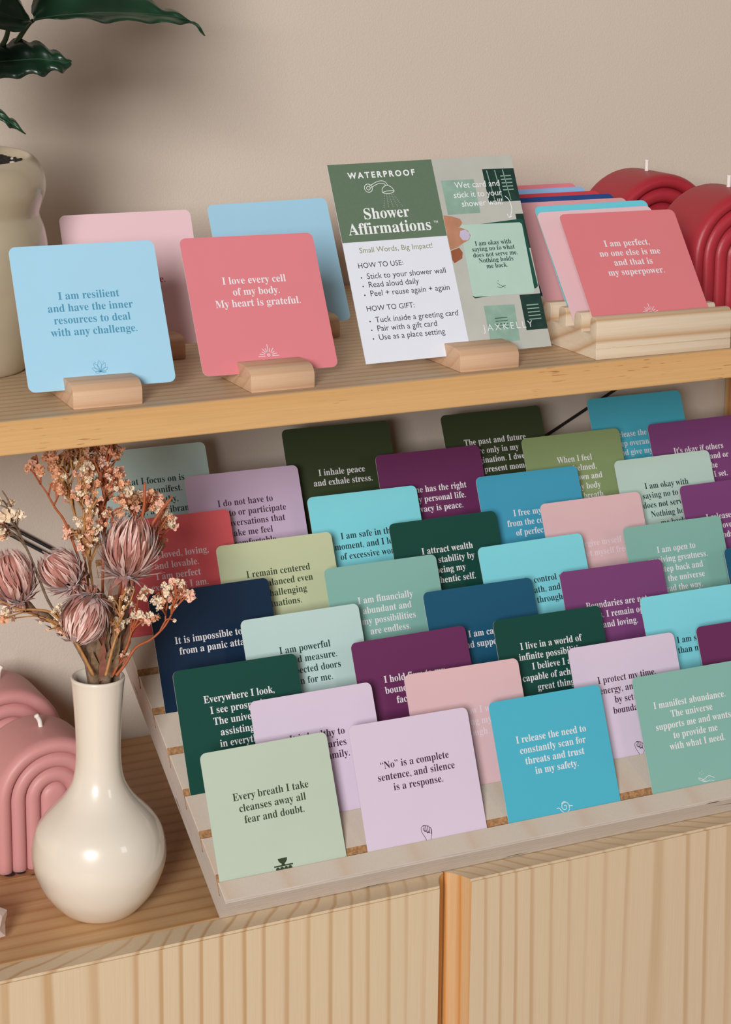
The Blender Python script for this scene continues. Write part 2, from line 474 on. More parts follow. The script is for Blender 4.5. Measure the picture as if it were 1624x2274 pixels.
def text_geo(lines, size, spacing, sx=1.0, is_serif=True, align='CENTER', track=1.0, off=0.0, bold=0.0):
    """lines -> verts (cm, x right, y up), faces; first baseline at y=0"""
    vs, fs = [], []
    for i, s in enumerate(lines):
        if not s: continue
        c = bpy.data.curves.new('t', 'FONT'); c.body = serif(s) if is_serif else s
        c.size = size; c.resolution_u = 3; c.fill_mode = 'FRONT' if hasattr(c, 'fill_mode') else c.fill_mode
        c.space_character = track; c.offset = off
        o = bpy.data.objects.new('t', c)
        me = bpy.data.meshes.new_from_object(o)
        vv = [(v.co.x*sx, v.co.y) for v in me.vertices]
        if vv:
            lo = min(v[0] for v in vv); hi = max(v[0] for v in vv)
            dx = {'CENTER': -(lo+hi)/2, 'LEFT': -lo, 'RIGHT': -hi}[align]
            k = len(vs)
            vs += [(x+dx, y-i*spacing) for x, y in vv]
            fs += [tuple(j+k for j in p.vertices) for p in me.polygons]
        bpy.data.meshes.remove(me); bpy.data.objects.remove(o); bpy.data.curves.remove(c)
    return vs, fs

def stroke2d(pts, w, closed=False, sm=0):
    """flat ribbon along 2-D points"""
    P = [Vector((p[0], p[1])) for p in pts]
    if sm:
        Q = catmull([(p[0], p[1], 0) for p in pts] + ([(pts[0][0], pts[0][1], 0)] if closed else []), sm); P = [Vector((q.x, q.y)) for q in Q]
        closed = False
    if closed: P.append(P[0])
    vs, fs = [], []
    n = len(P)
    for i in range(n):
        t = P[min(i+1, n-1)]-P[max(i-1, 0)]
        t = t.normalized() if t.length > 1e-9 else Vector((1, 0)); nn = Vector((-t.y, t.x))*w/2
        vs += [tuple(P[i]+nn), tuple(P[i]-nn)]
    for i in range(n-1): fs.append((2*i, 2*i+1, 2*i+3, 2*i+2))
    return vs, fs

def disc2d(x, y, rx, ry=None, n=20, a0=0, a1=2*PI):
    ry = ry or rx
    pts = [(x+rx*math.cos(a0+(a1-a0)*k/n), y+ry*math.sin(a0+(a1-a0)*k/n)) for k in range(n if abs(a1-a0-2*PI) < 1e-6 else n+1)]
    return pts, [tuple(range(len(pts)))]

def poly2d(pts): return [tuple(p) for p in pts], [tuple(range(len(pts)))]

def flat(name, geos, y=-.004):
    """combine 2-D geometry (cm) into a mesh lying on a card's face"""
    vs, fs = [], []
    for g in geos:
        k = len(vs); vs += [(a*.01, y*.01, b*.01) for a, b in g[0]]; fs += [tuple(reversed([i+k for i in f])) for f in g[1]]
    return vs, fs

def flat_mesh(name, geos, mat, y=-.004):
    vs, fs = flat(name, geos, y)
    me = rawmesh(name, vs, fs, mat)
    # face the front (-y)
    return me

def round_rect(w, h, r, n=6):
    pts = []
    for cx, cz, a0 in ((w-r, r, -PI/2), (w-r, h-r, 0), (r, h-r, PI/2), (r, r, PI)):
        for k in range(n+1):
            a = a0+k*PI/2/n; pts.append((cx+r*math.cos(a), cz+r*math.sin(a)))
    return pts

edge_white = plain('card_edge', '#dcd8d4', .6)
_cardmesh = {}
def card_mesh(col, w=9.0, h=9.0, r=.42, th=.045):
    key = (col, w, h)
    if key in _cardmesh: return _cardmesh[key]
    pts = round_rect(w, h, r) if r else [(w, 0), (w, h), (0, h), (0, 0)]
    vs = [(x*.01, 0, z*.01) for x, z in pts]+[(x*.01, th*.01, z*.01) for x, z in pts]
    n = len(pts)
    fs = [tuple(range(n)), tuple(reversed(range(n, 2*n)))]; mi = [0, 0]
    for i in range(n): fs.append((i, i+n, (i+1) % n+n, (i+1) % n)); mi.append(1)
    face = plain('card_'+col, col, .5, .012, 30, spec=.22)
    me = rawmesh('card', vs, fs, [face, edge_white], False, mi)
    _cardmesh[key] = me
    return me

def pose(X, Y, Z, T_, A, G, w=9.0, k=1.0):
    P = V(X, Y, Z)
    return (Matrix.Translation(P) @ Matrix.Rotation(math.radians(A), 4, 'Z') @ Matrix.Rotation(-math.radians(T_), 4, 'X')
            @ Matrix.Translation((w*.005, 0, 0)) @ Matrix.Rotation(-math.radians(G), 4, 'Y') @ Matrix.Translation((-w*.005, 0, 0)) @ Matrix.Scale(k, 4))

def shifted(p, ywant):
    c = (-49.246, -73.67, 62.438); k = (ywant-p[1])/(p[1]-c[1])
    q = [p[i]+(p[i]-c[i])*k for i in range(3)]
    return (q[0], q[1], q[2], p[3], p[4], p[5]), 1+k

INK = {'w': '#e9e6ea', 'k': '#16201f', 'g': '#2f4024', 'p': '#3f1f3a', 'b': '#16343c', 'sky': '#4c94b4', 'red': '#b8304a', 'pk': '#ecd3da', 't': '#143c3a'}
def ink(c): return plain('ink_'+c, INK[c], .5, .01)

def icon(kind):
    W_ = .035
    S = lambda pts, **k: stroke2d(pts, W_, **k)
    if kind == 'bowl':
        g = [disc2d(4.5, 1.55, .33, .36, 16, PI, 2*PI), poly2d([(4.38, 1.24), (4.62, 1.24), (4.60, 1.16), (4.66, 1.10), (4.34, 1.10), (4.40, 1.16)]), poly2d([(3.84, 1.03), (5.18, 1.03), (5.18, 1.12), (3.84, 1.12)])]
        for i in range(4): g.append(disc2d(4.08+i*.29, .86, .145, .16, 14))
        g.append(poly2d([(3.93, .35), (5.1, .35), (5.1, .8), (3.93, .8)]))
        return g
    if kind == 'fist':
        g = [S([(4.36, .3), (4.36, .8), (4.25, 1.08), (4.12, 1.35), (4.12, 1.62), (4.28, 1.74), (4.42, 1.74)], sm=4), S([(4.70, .3), (4.72, .85), (4.84, 1.15), (4.84, 1.45), (4.76, 1.60)], sm=4)]
        for x, z1 in ((4.40, 1.76), (4.53, 1.74), (4.65, 1.68), (4.76, 1.58)):
            g.append(S([(x-.06, z1-.42), (x-.06, z1-.06), (x, z1), (x+.05, z1-.06), (x+.06, z1-.38), (x, z1-.44)], sm=3))
        g += [disc2d(4.42, 1.38, .06, .04), disc2d(4.52, 1.26, .05, .045), disc2d(4.62, 1.27, .05, .04), disc2d(4.32, 1.75, .06, .03)]
        g.append(S([(4.28, 1.60), (4.26, 1.45), (4.42, 1.36)], sm=3))
        return g
    if kind == 'spiral':
        W_ = .05
        pts = [(4.53+(.06+.30*t)*math.cos(2.2-t*9), 1.18+(.06+.30*t)*math.sin(2.2-t*9)) for t in [i/30 for i in range(31)]]
        return [stroke2d(pts, .045), stroke2d([(3.87, 1.15), (4.05, 1.17), (4.18, 1.0), (4.32, .85), (4.5, .78), (4.7, .82), (4.86, .95)], .045, sm=4), stroke2d([(4.3, 1.4), (4.45, 1.52), (4.62, 1.5), (4.8, 1.38), (4.92, 1.2), (5.14, 1.15)], .045, sm=4)]
    if kind == 'hand':
        return [S([(3.95, 1.30), (4.05, 1.16), (4.3, 1.02), (4.6, .95), (4.9, 1.0), (5.25, .9)], sm=4), S([(3.95, 1.30), (4.1, 1.28), (4.3, 1.15), (4.5, 1.16), (4.62, 1.24), (4.85, 1.32), (5.1, 1.22), (5.28, 1.12)], sm=4),
                S([(4.25, 1.1), (4.45, 1.06), (4.6, 1.08)], sm=3), disc2d(4.3, 1.5, .025), disc2d(4.15, 1.62, .03), disc2d(4.35, 1.72, .025), disc2d(4.45, 1.55, .02)]
    if kind == 'sun':
        g = [S([(3.8, 1.02), (4.26, 1.02)]), S([(4.72, 1.02), (5.18, 1.02)])]
        for a in range(9):
            an = math.radians(14+a*19); r0, r1 = .26, (.5 if a % 2 else .74 if a == 4 else .6)
            g.append(S([(4.49+r0*math.cos(an), 1.04+r0*math.sin(an)), (4.49+r1*math.cos(an), 1.04+r1*math.sin(an))]))
        g.append(S([(4.49, .98), (4.40, 1.08), (4.41, 1.15), (4.46, 1.15), (4.49, 1.11), (4.53, 1.15), (4.58, 1.15), (4.58, 1.08), (4.49, .98)]))
        return g
    if kind == 'lotus':
        g = []
        def petal(a, l, w, bx=4.46, bz=.95):
            d = (math.sin(math.radians(a)), math.cos(math.radians(a))); nrm = (d[1], -d[0])
            pts = [(bx, bz)]
            for t, ww in ((.35, .8), (.6, 1), (.85, .5)): pts.append((bx+d[0]*l*t+nrm[0]*w*ww, bz+d[1]*l*t+nrm[1]*w*ww))
            pts.append((bx+d[0]*l, bz+d[1]*l))
            for t, ww in ((.85, .5), (.6, 1), (.35, .8)): pts.append((bx+d[0]*l*t-nrm[0]*w*ww, bz+d[1]*l*t-nrm[1]*w*ww))
            pts.append((bx, bz)); return stroke2d(pts, .022)
        for a, l, w in ((0, .72, .13), (-33, .66, .12), (33, .66, .12), (-62, .56, .10), (62, .56, .10), (-92, .34, .06), (92, .34, .06)): g.append(petal(a, l, w))
        g += [stroke2d([(4.26, 1.52), (4.2, 1.60), (4.18, 1.48)], .02), stroke2d([(4.66, 1.52), (4.72, 1.60), (4.74, 1.48)], .02)]
        return g

def add_card(name, p, col, lines=None, v1=5.6, inkc='w', ic=None, label='', group=None, w=9.0, h=9.0, k=1.0, size=.70, spacing=.75, shift=0, partial=None):
    o = link(name, card_mesh(col, w, h)); o.matrix_world = pose(*p, w=w, k=k)
    tag(o, label, 'card', group)
    if lines:
        g = text_geo(lines, size, spacing, .925)
        g = ([(x+4.46+shift, y+v1) for x, y in g[0]], g[1])
        link('lettering', flat_mesh('lettering', [g], ink(inkc)), o)
    if ic: link('emblem', flat_mesh('emblem', icon(ic), ink(inkc)), o)
    return o
SAGE='#c6d0b8'; MINTP='#becdbb'; LILAC='#dccbe0'; LIL2='#c9b2cc'; TEAL='#4fb6cf'; GREEN='#86b8ad'; PINKC='#e3bcc0'; PURP='#7d4378'; PURPD='#6b2f5b'
DKG='#16493f'; BRIGHT='#84dbe8'; MINT='#bfdad6'; NAVYB='#1d5775'; NAVY='#132a44'; CORAL='#dd6066'; BLUE='#449fc0'; OLIVE='#8c9f6e'; DKO='#39442a'; SAGE2='#c4cca6'; SALM='#de838b'
GR = 'affirmation cards standing in the slots of the plywood rack'
# colour, lines, first baseline, ink, emblem, label
CARDS = [
 (MINTP, ['Every breath I take', 'cleanses away all', 'fear and doubt.'], 5.66, 'g', 'bowl', 'pale sage card reading Every breath I take, front left of the rack'),
 (LILAC, ['“No” is a complete', 'sentence, and silence', 'is a response.'], 5.86, 'p', 'fist', 'pale lilac card reading No is a complete sentence, in the front slot'),
 (TEAL, ['I release the need to', 'constantly scan for', 'threats and trust', 'in my safety.'], 5.96, 'w', 'spiral', 'teal blue card reading I release the need to constantly scan for threats'),
 (GREEN, ['I manifest abundance.', 'The universe', 'supports me and wants', 'to provide me', 'with what I need.'], 6.58, 'w', 'hand', 'grey green card reading I manifest abundance, front right of the rack'),
 (LILAC, ['It is healthy to', 'set boundaries', 'with my family.'], 5.9, 'p', None, 'pale lilac card reading healthy to, behind the pale sage front card'),
 (PINKC, ['I honor how I want', 'and trusting myself', 'is enough.'], 5.68, 'pk', None, 'light pink card with faint pale lettering ending in ough, between lilac and teal front cards'),
 (LILAC, ['I protect my time,', 'energy, and peace', 'by setting', 'boundaries.'], 6.2, 'p', 'fist', 'pale lilac card reading I protect my time, behind the teal front card'),
 (PURPD, None, 0, 'w', None, 'plum card cut off by the right photo edge, just behind the green front card'),
 (DKG, ['Everywhere I look,', 'I see prosperity.', 'The universe is', 'assisting me', 'in everything.'], 6.6, 'w', None, 'dark green card reading Everywhere I look, at the left of the rack'),
 (PURPD, ['I hold firm to my', 'boundaries in the', 'face of guilt.'], 5.95, 'w', None, 'plum card reading I hold firm to my boundaries'),
 (DKG, ['I live in a world of', 'infinite possibilities.', 'I believe I am', 'capable of achieving', 'great things.'], 6.68, 'w', None, 'dark green card reading I live in a world of infinite possibilities'),
 (BRIGHT, ['I am stronger', 'than my fears.'], 5.3, 'b', None, 'bright aqua card reading I am st, near the right photo edge'),
 (MINT, ['I am powerful', 'beyond measure.', 'Unexpected doors', 'open for me.'], 6.33, 't', None, 'pale mint card reading I am powerful'),
 (NAVYB, ['I am calm', 'and supported.'], 5.38, 'w', None, 'dark blue card reading I am ca, left of the dark green world card'),
 (PURP, ['Boundaries are not', 'walls. I remain open', 'and loving.'], 6.05, 'w', None, 'purple card reading Boundaries are, I remain and loving'),
 (NAVYB, None, 0, 'w', None, 'sliver of a dark blue card at the right photo edge, above the bright aqua card'),
 (NAVY, ['It is impossible to die', 'from a panic attack.'], 5.38, 'w', None, 'navy card reading It is impossible to, beside the dried flowers'),
 (GREEN, ['I am financially', 'abundant and', 'my possibilities', 'are endless.'], 6.2, 'w', None, 'grey green card reading I am financially abundant'),
 (BRIGHT, ['I am in control of', 'my breath, and I', 'breathe through it.'], 5.84, 'b', None, 'bright aqua card reading control and through, above the dark blue card'),
 (GREEN, ['I am open to', 'receiving greatness.', 'I step back and', 'let the universe', 'lead the way.'], 6.77, 'w', None, 'grey green card reading I am open to'),
 (SAGE2, ['I remain centered', 'and balanced even', 'in challenging', 'situations.'], 6.5, 'g', None, 'khaki sage card reading I remain centered'),
 (DKG, ['I attract wealth', 'and stability by', 'being my', 'authentic self.'], 6.45, 'w', None, 'dark green card reading I attract wealth'),
 (PINKC, ['I forgive myself', 'and set myself free.'], 5.34, 'pk', None, 'light pink card with faint pale lettering myself free, in the middle of the rack'),
 (PURP, ['I release any guilt', 'over the', 'boundaries I set.'], 6.07, 'w', None, 'purple card at the right photo edge behind the I am open to card'),
 (CORAL, ['I am loved, loving,', 'and lovable.', 'I am perfect', 'exactly as I am.'], 6.1, 'pk', None, 'coral red card reading and lovable, directly behind the dried flowers'),
 (BRIGHT, ['I am safe in this', 'moment, and I let go', 'of excessive worry.'], 5.66, 'b', None, 'bright aqua card reading I am safe in this moment'),
 (BLUE, ['I free myself', 'from the confines', 'of perfection.'], 5.7, 'w', None, 'mid blue card reading I free my, from the con'),
 ('#bdd6cc', ['I am okay with', 'saying no to what', 'does not serve me.', 'Nothing holds', 'me back.'], 6.5, 't', None, 'pale mint card reading I am okay with saying no'),
 (LIL2, ['I do not have to', 'listen to or participate', 'in conversations that', 'make me feel', 'uncomfortable.'], 6.54, 'p', None, 'mauve card reading I do not have to'),
 (PURPD, ['No one has the right', 'to my personal life.', 'Privacy is peace.'], 5.84, 'w', None, 'plum card reading has the right, personal life'),
 (OLIVE, ['When I feel', 'overwhelmed,', 'I slow down and', 'relax my body', 'with my breath.'], 6.74, 'w', None, 'olive green card reading When I feel'),
 (PURP, ["It's okay if others", "don't understand or", 'respect the', 'boundaries I set.'], 6.4, 'w', None, "purple card reading It's okay if others, at the upper right of the rack"),
 (MINT, ['What I focus on is', 'what I manifest.', 'I am healthy,', 'wealthy, and vibrant.'], 6.35, 't', None, 'grey mint card reading What I focus on is, top left of the rack'),
 (DKO, ['I inhale peace', 'and exhale stress.'], 5.25, 'w', None, 'dark olive card reading I inhale peace and exhale stress'),
 (DKO, ['The past and future', 'are only in my', 'imagination. I dwell', 'in the present moment.'], 6.43, 'w', None, 'dark olive card reading The past and future'),
 (TEAL, ['I release the need to', 'keep overanalyzing', 'and give my mind', 'rest.'], 5.64, 'w', None, 'teal blue card in the rearmost slot at the upper right, reading lease the'),
]
for p, c in zip(RACK_POSE, CARDS):
    add_card('affirmation_card', p, c[0], c[1], c[2], c[3], c[4], c[5], GR)

# ------------------------------------------------------------------ wooden card stands on the upper shelf
beech = wood('beech', '#d6b291', '#c89f7c', 'x', (.4, TOPZ-.3), 120, .01, 6, .08, rough=.5, tint='#dcb9a0', fib=.12, seed=8)
SHZ = 34.42
def stand(x0, x1, yf, label, tilt=28, yaw=0):
    # cross-section, front to the left; slot leaning back with the card
    t = math.tan(math.radians(tilt)); s0 = 2.0
    pr = [(0.02, 0), (0, .05), (0, .75)]
    for k in range(1, 7):
        a = PI-k*PI/2/6*.82; pr.append((.72+.72*math.cos(a), .72+.70*math.sin(a)))
    pr += [(1.0, 1.47), (s0+.74*t-.09, 1.47), (s0-.05, .70), (s0+.11, .70), (s0+.74*t+.11, 1.44), (s0+.9, 1.42), (4.7, .55), (4.95, .38), (5.0, .05), (4.97, 0)]
    cx = (x0+x1)/2
    root = None
    pts = [(y*.01, z*.01) for y, z in pr]
    bm = extrude_profile(pts, -(x1-x0)*.005, (x1-x0)*.005, .0008, 2)
    me = mesh('card_stand', bm, beech); smooth_by_angle(me, 30)
    o = link('card_stand', me, None, V(cx, yf, SHZ+.01)); o.rotation_euler = (0, 0, math.radians(yaw))
    tag(o, label, 'card stand', 'small beech card stands on the shelf')
    return o
stand(-9.76, -5.55, 41.2, 'small beech stand under the light blue resilient card', yaw=-3.4)
stand(1.39, 5.58, 41.0, 'small beech stand under the coral I love every cell card', yaw=-1.5)
stand(15.75, 20.0, 40.95, 'small beech stand under the white and green shower sign', yaw=-1.2)
stand(-2.45, 1.72, 52.3, 'beech stand half hidden behind the light blue card, under the pale pink card', yaw=-1.5, tilt=24)
stand(9.9, 14.05, 54.7, 'beech stand mostly hidden behind the coral card, under the rear blue card', yaw=-1.1)
GS = 'cards on small wooden stands on the shelf'
SKY = '#a5d3ec'
q, k = shifted(UP_POSE[0], 43.2)
add_card('affirmation_card', q, SKY, ['I am resilient', 'and have the inner', 'resources to deal', 'with any challenge.'], 5.56, 'sky', 'lotus', 'light blue card reading I am resilient, front left on the shelf', GS, k=k, size=.70)
q, k = shifted(UP_POSE[1], 43.05)
add_card('affirmation_card', q, SALM, ['I love every cell', 'of my body.', 'My heart is grateful.'], 5.83, 'w', 'sun', 'coral card reading I love every cell of my body, on a beech stand', GS, k=k)
q, k = shifted(UP_POSE[2], 54.3)
add_card('affirmation_card', q, '#e9c6cc', ['I accept', 'and love me.'], 4.95, 'red', None, 'pale pink card standing behind the light blue resilient card', GS, k=k, shift=.42)
q, k = shifted(UP_POSE[3], 56.7)
add_card('affirmation_card', q, SKY, None, 0, 'w', None, 'light blue card without visible lettering, behind the coral card', GS, k=k)

# ------------------------------------------------------------------ wooden tray with eight cards
pine_pale = wood('pale_pine', '#dfcdb4', '#bd9468', 'x', (.44, TOPZ+.22), 78, .006, 4, .08, rough=.5, tint='#dccab4', fib=.10, seed=11)
TYAW = math.radians(-1.9)
pr = [(0, .0), (0, .62), (.06, .66), (0, .72), (0, 2.2)]
for k in range(1, 5):
    a = PI-k*PI/2/5; pr.append((.45+.45*math.cos(a), 2.3+.45*math.sin(a)))
H_ = 2.75; pr.append((.45, H_)); g0 = .85; sp = 2.03
for k in range(8):
    y = g0+k*sp
    pr += [(y-.2, H_), (y-.04, H_-.16), (y, H_-.35), (y, 1.62), (y+.06, 1.56), (y+1.0, 1.56), (y+1.06, 1.62), (y+1.06, H_-.35), (y+1.11, H_-.14), (y+1.25, H_)]
yend = g0+8*sp
pr += [(yend-.1, H_), (yend+.15, H_-.2), (yend+.2, 2.2), (yend+.2, 0)]
bm = extrude_profile([(y*.01, z*.01) for y, z in pr], 0, .1042, .0012, 3)
me = mesh('card_tray', bm, pine_pale); smooth_by_angle(me, 30)
tr = link('card_tray', me, None, V(25.7, 40.75, SHZ+.01)); tr.rotation_euler = (0, 0, TYAW)
tag(tr, 'pale pine grooved block holding a row of cards, right end of the shelf', 'card tray')
TRAY_POSE = [(26.93, 42.63, 35.92, 39.45, -3.11, -.45), (26.57, 44.66, 35.92, 39.95, -3.11, .39), (27.54, 46.69, 35.92, 38.64, -3.11, .54), (27.05, 48.72, 35.92, 38.83, -3.11, .02),
 (27.25, 50.75, 35.92, 38.27, -3.11, .04), (27.39, 52.78, 35.92, 38.60, -3.11, .03), (27.38, 54.81, 35.92, 37.80, -3.11, .06), (27.83, 56.84, 35.92, 37.58, -3.11, .07)]
TC = [('#de7f85', 'coral pink card reading I am perfect, foremost in the grooved block'), ('#e8c4ca', 'pale pink card directly behind the I am perfect card'), ('#6fcfe0', 'aqua card, third from the front in the grooved block'),
      ('#dda0a4', 'dusty pink card between the aqua and the navy one in the block'), ('#2c4a86', 'navy blue card in the grooved block'), ('#c8424c', 'red card behind the navy one in the grooved block'),
      ('#8fb6e2', 'periwinkle blue card near the back of the grooved block'), ('#e0808a', 'salmon pink card, rearmost in the grooved block')]
for i, (p, c) in enumerate(zip(TRAY_POSE, TC)):
    q, k = shifted(p, p[1]-.9)
    add_card('affirmation_card', q, c[0], ['I am perfect,', 'no one else is me', 'and that is', 'my superpower.'] if i == 0 else None, 6.3, 'w', 'sun' if i == 0 else None, c[1], 'cards in the grooved pine block', k=k)

# ------------------------------------------------------------------ shower sign
SG = '#637862'
paper = plain('sign_paper', '#e4e8f4', .4, .01, spec=.4)
q, k = shifted(SIGN_POSE, 43.0)
vs = [(0, 0), (SIGN_W, 0), (SIGN_W, SIGN_H), (0, SIGN_H)]
W_, H_ = SIGN_W*.01, SIGN_H*.01
me = rawmesh('display_sign', [(0, 0, 0), (W_, 0, 0), (W_, 0, H_), (0, 0, H_), (0, .0005, 0), (W_, .0005, 0), (W_, .0005, H_), (0, .0005, H_)],
             [(0, 1, 2, 3), (7, 6, 5, 4), (0, 4, 5, 1), (1, 5, 6, 2), (2, 6, 7, 3), (3, 7, 4, 0)], paper)
sign = link('display_sign', me); sign.matrix_world = pose(*q, w=SIGN_W, k=k)
tag(sign, 'square white and green WATERPROOF Shower Affirmations sign with a photo panel', 'sign')
MV = 7.47
hp = link('header_panel', flat_mesh('header_panel', [poly2d([(0.0, 7.95), (MV, 7.95), (MV, SIGN_H), (0, SIGN_H)])], plain('sign_green', SG, .45, .04, 500)), sign)
inkw = plain('sign_white', '#eef0f4', .5); inkd = plain('sign_dark', '#2c2430', .5); inkg = plain('sign_olive', '#8a8f5c', .5)
def tx(lines, size, u, v, sx=1., ser=False, align='LEFT', track=1., off=0., sp_=0):
    g = text_geo(lines, size, sp_, sx, ser, align, track, off); return ([(x+u, y+v) for x, y in g[0]], g[1])
# header lettering and shower emblem
g = [tx(['WATERPROOF'], .56, 3.68, 12.18, 1.0, False, 'CENTER', 1.42, .018), tx(['Shower'], 1.06, 3.50, 9.42, .98, True, 'CENTER'), tx(['Affirmations'], 1.10, 3.52, 8.43, .985, True, 'CENTER'), tx(['TM'], .24, 7.03, 8.85, 1, False, 'RIGHT')]
link('lettering', flat_mesh('lettering', g, inkw, -.007), hp)
g = [stroke2d([(2.57+.28*math.cos(a), 11.48+.28*math.sin(a)) for a in [i*PI/10 for i in range(21)]], .035), stroke2d([(2.57+.13*math.cos(a), 11.48+.13*math.sin(a)) for a in [i*PI/10 for i in range(21)]], .035),
     stroke2d([(2.6, 11.58), (3.2, 11.86), (3.6, 11.92), (3.85, 11.82), (3.97, 11.6)], .035, sm=4), stroke2d([(2.66, 11.45), (3.2, 11.70), (3.55, 11.76), (3.75, 11.70), (3.82, 11.58)], .035, sm=4),
     stroke2d([(3.50, 11.12), (3.52, 11.35), (3.68, 11.52), (3.9, 11.6), (4.1, 11.53), (4.25, 11.4), (4.36, 11.18)], .035, sm=4), stroke2d([(3.50, 11.12), (3.75, 11.04), (4.1, 11.05), (4.36, 11.18), (4.1, 11.22), (3.75, 11.2), (3.5, 11.12)], .035, sm=3)]
for i in range(5):
    for j in range(8):
        t = j/7; g.append(disc2d(3.6+i*.165+t*(i-1.2)*.16, 10.95-t*.8, .018, n=6))
link('emblem', flat_mesh('emblem', g, inkw, -.007), hp)
g = [tx(['HOW TO USE:'], .50, .78, 6.22, 1.0), tx(['Stick to your shower wall'], .545, 1.24, 5.48), tx(['Read aloud daily'], .545, 1.25, 4.92), tx(['Peel + reuse again + again'], .545, 1.25, 4.34),
     tx(['HOW TO GIFT:'], .50, .78, 3.38, 1.0), tx(['Tuck inside a greeting card'], .545, 1.22, 2.61), tx(['Pair with a gift card'], .545, 1.25, 2.04), tx(['Use as a place setting'], .545, 1.24, 1.47)]
for v in (5.62, 5.05, 4.47, 2.74, 2.17, 1.60): g.append(disc2d(.84, v-.03, .05, n=10))
for gg in (g[:4]+g[8:11], g[4:8]+g[11:]): link('lettering', flat_mesh('lettering', gg, inkd), sign)
link('tagline', flat_mesh('tagline', [tx(['Small Words, Big Impact!'], .515, 1.07, 7.21)], inkg), sign)
# printed photograph: pale wet tiles, cards stuck on them, a hand
PM = [plain('print_tile', '#bcbdb6', .35, .05, 40), plain('print_dark', '#1d3a33', .35, .25, 150), plain('print_sage', '#8fae9f', .35, .12, 120), plain('print_mint', '#b6d2c6', .35, .03, 60),
      plain('print_skin', '#b98468', .4, .12, 90), plain('print_skin_dark', '#96593c', .4, .1, 90), plain('print_nail', '#c5bcd6', .35, .02), plain('print_card_dark', '#1f4f43', .35, .1)]
ph = MB()
def P_(pts, mi, y): 
    ph.add(([(a*.01, y*.01, b*.01) for a, b in pts], [tuple(range(len(pts)))]), mi)
R_ = SIGN_W
P_([(MV, 0), (R_, 0), (R_, SIGN_H), (MV, SIGN_H)], 0, -.003)
P_([(11.05, 10.0), (R_, 9.98), (R_, 12.26), (11.05, 12.3)], 1, -.005)
P_([(7.86, 9.33), (10.27, 9.33), (10.28, 11.66), (7.86, 11.68)], 2, -.005)
P_([(12.85, 6.72), (R_, 6.70), (R_, 9.08), (12.82, 9.1)], 1, -.005)
P_([(11.82, 1.2), (R_, 1.18), (R_, 3.58), (11.85, 3.6)], 1, -.005)
P_([(9.03, .58), (11.2, .56), (11.33, 3.0), (9.06, 3.07)], 2, -.005)
for u0 in (11.5, 12.1, 12.7): P_([(u0, 10.05), (u0+.05, 10.05), (u0-.1, 12.2), (u0-.17, 12.2)], 2, -.0055)
for i in range(5): P_([(12.3, 11.8-i*.24), (13.1, 11.8-i*.24), (13.1, 11.72-i*.24), (12.3, 11.72-i*.24)], 2, -.0055)
for i in range(5): P_([(12.2, 2.9-i*.24), (13.1, 2.9-i*.24), (13.1, 2.83-i*.24), (12.2, 2.83-i*.24)], 2, -.0055)
for i in range(4): P_([(9.7, 2.2-i*.2), (10.6, 2.2-i*.2), (10.6, 2.15-i*.2), (9.7, 2.15-i*.2)], 7, -.0055)
P_([(7.52, 9.33), (8.15, 9.21), (8.67, 9.02), (8.78, 8.75), (8.54, 8.46), (7.96, 8.34), (7.48, 8.37)], 4, -.006)
P_([(7.53, 6.91), (8.18, 7.08), (8.36, 6.75), (8.24, 6.35), (7.61, 6.06), (7.50, 6.29)], 5, -.006)
P_([(10.03, 8.57), (13.1, 8.74), (13.27, 8.62), (13.36, 4.09), (13.19, 3.95), (8.57, 3.62), (8.43, 3.75)], 7, -.007)
P_([(8.55, 8.51), (8.74, 8.6), (13.0, 8.50), (13.15, 8.36), (13.04, 3.8), (12.91, 3.66), (8.59, 3.71), (8.45, 3.8)], 3, -.009)
P_([(7.52, 8.37), (8.2, 8.45), (8.64, 8.4), (9.05, 8.21), (9.19, 7.84), (9.01, 7.54), (8.52, 7.36), (8.01, 7.09), (7.50, 6.96), (7.49, 7.85)], 4, -.011)
P_([(8.5, 8.2), (8.9, 8.28), (9.12, 8.02), (9.12, 7.75), (8.92, 7.53), (8.55, 7.55), (8.38, 7.85)], 6, -.013)
pho = link('photograph', ph.mesh('photograph', PM, False), sign)
g = [tx(['I am okay with'], .46, 10.72, 7.12, .92, True, 'CENTER'), tx(['saying no to what'], .46, 10.66, 6.74, .92, True, 'CENTER'), tx(['does not serve me.'], .46, 10.72, 6.34, .92, True, 'CENTER'), tx(['Nothing holds'], .46, 10.68, 5.95, .92, True, 'CENTER'), tx(['me back.'], .46, 10.66, 5.55, .92, True, 'CENTER'),
     stroke2d([(10.4, 4.52), (10.6, 4.35), (10.95, 4.17)], .03, sm=3), stroke2d([(10.35, 4.27), (10.6, 4.18), (10.8, 4.28), (11.0, 4.3)], .03, sm=3), disc2d(10.5, 4.65, .03, n=8)]
link('lettering', flat_mesh('lettering', g, plain('ink_t', INK['t'], .5), -.011), pho)
g = [tx(['Wet card and'], .60, 12.12, 11.10, 1, False, 'RIGHT'), tx(['stick it to your'], .60, 12.15, 10.45, 1, False, 'RIGHT'), tx(['shower wall!'], .60, 12.05, 9.82, 1, False, 'RIGHT'),
     stroke2d([(12.33, 10.37), (12.58, 10.05), (12.64, 9.5), (12.5, 9.1), (12.28, 8.84)], .05, sm=4), stroke2d([(12.22, 9.12), (12.28, 8.84), (12.56, 8.98)], .05),
     tx(['JAXKELLY'], .66, 10.52, 1.38, 1.0, False, 'CENTER', 1.34, -.008)]
link('lettering', flat_mesh('lettering', g[:3], inkw, -.014), pho); link('printed_arrow', flat_mesh('printed_arrow', g[3:5], inkw, -.014), pho); link('brand_lettering', flat_mesh('brand_lettering', g[5:], inkw, -.014), pho)
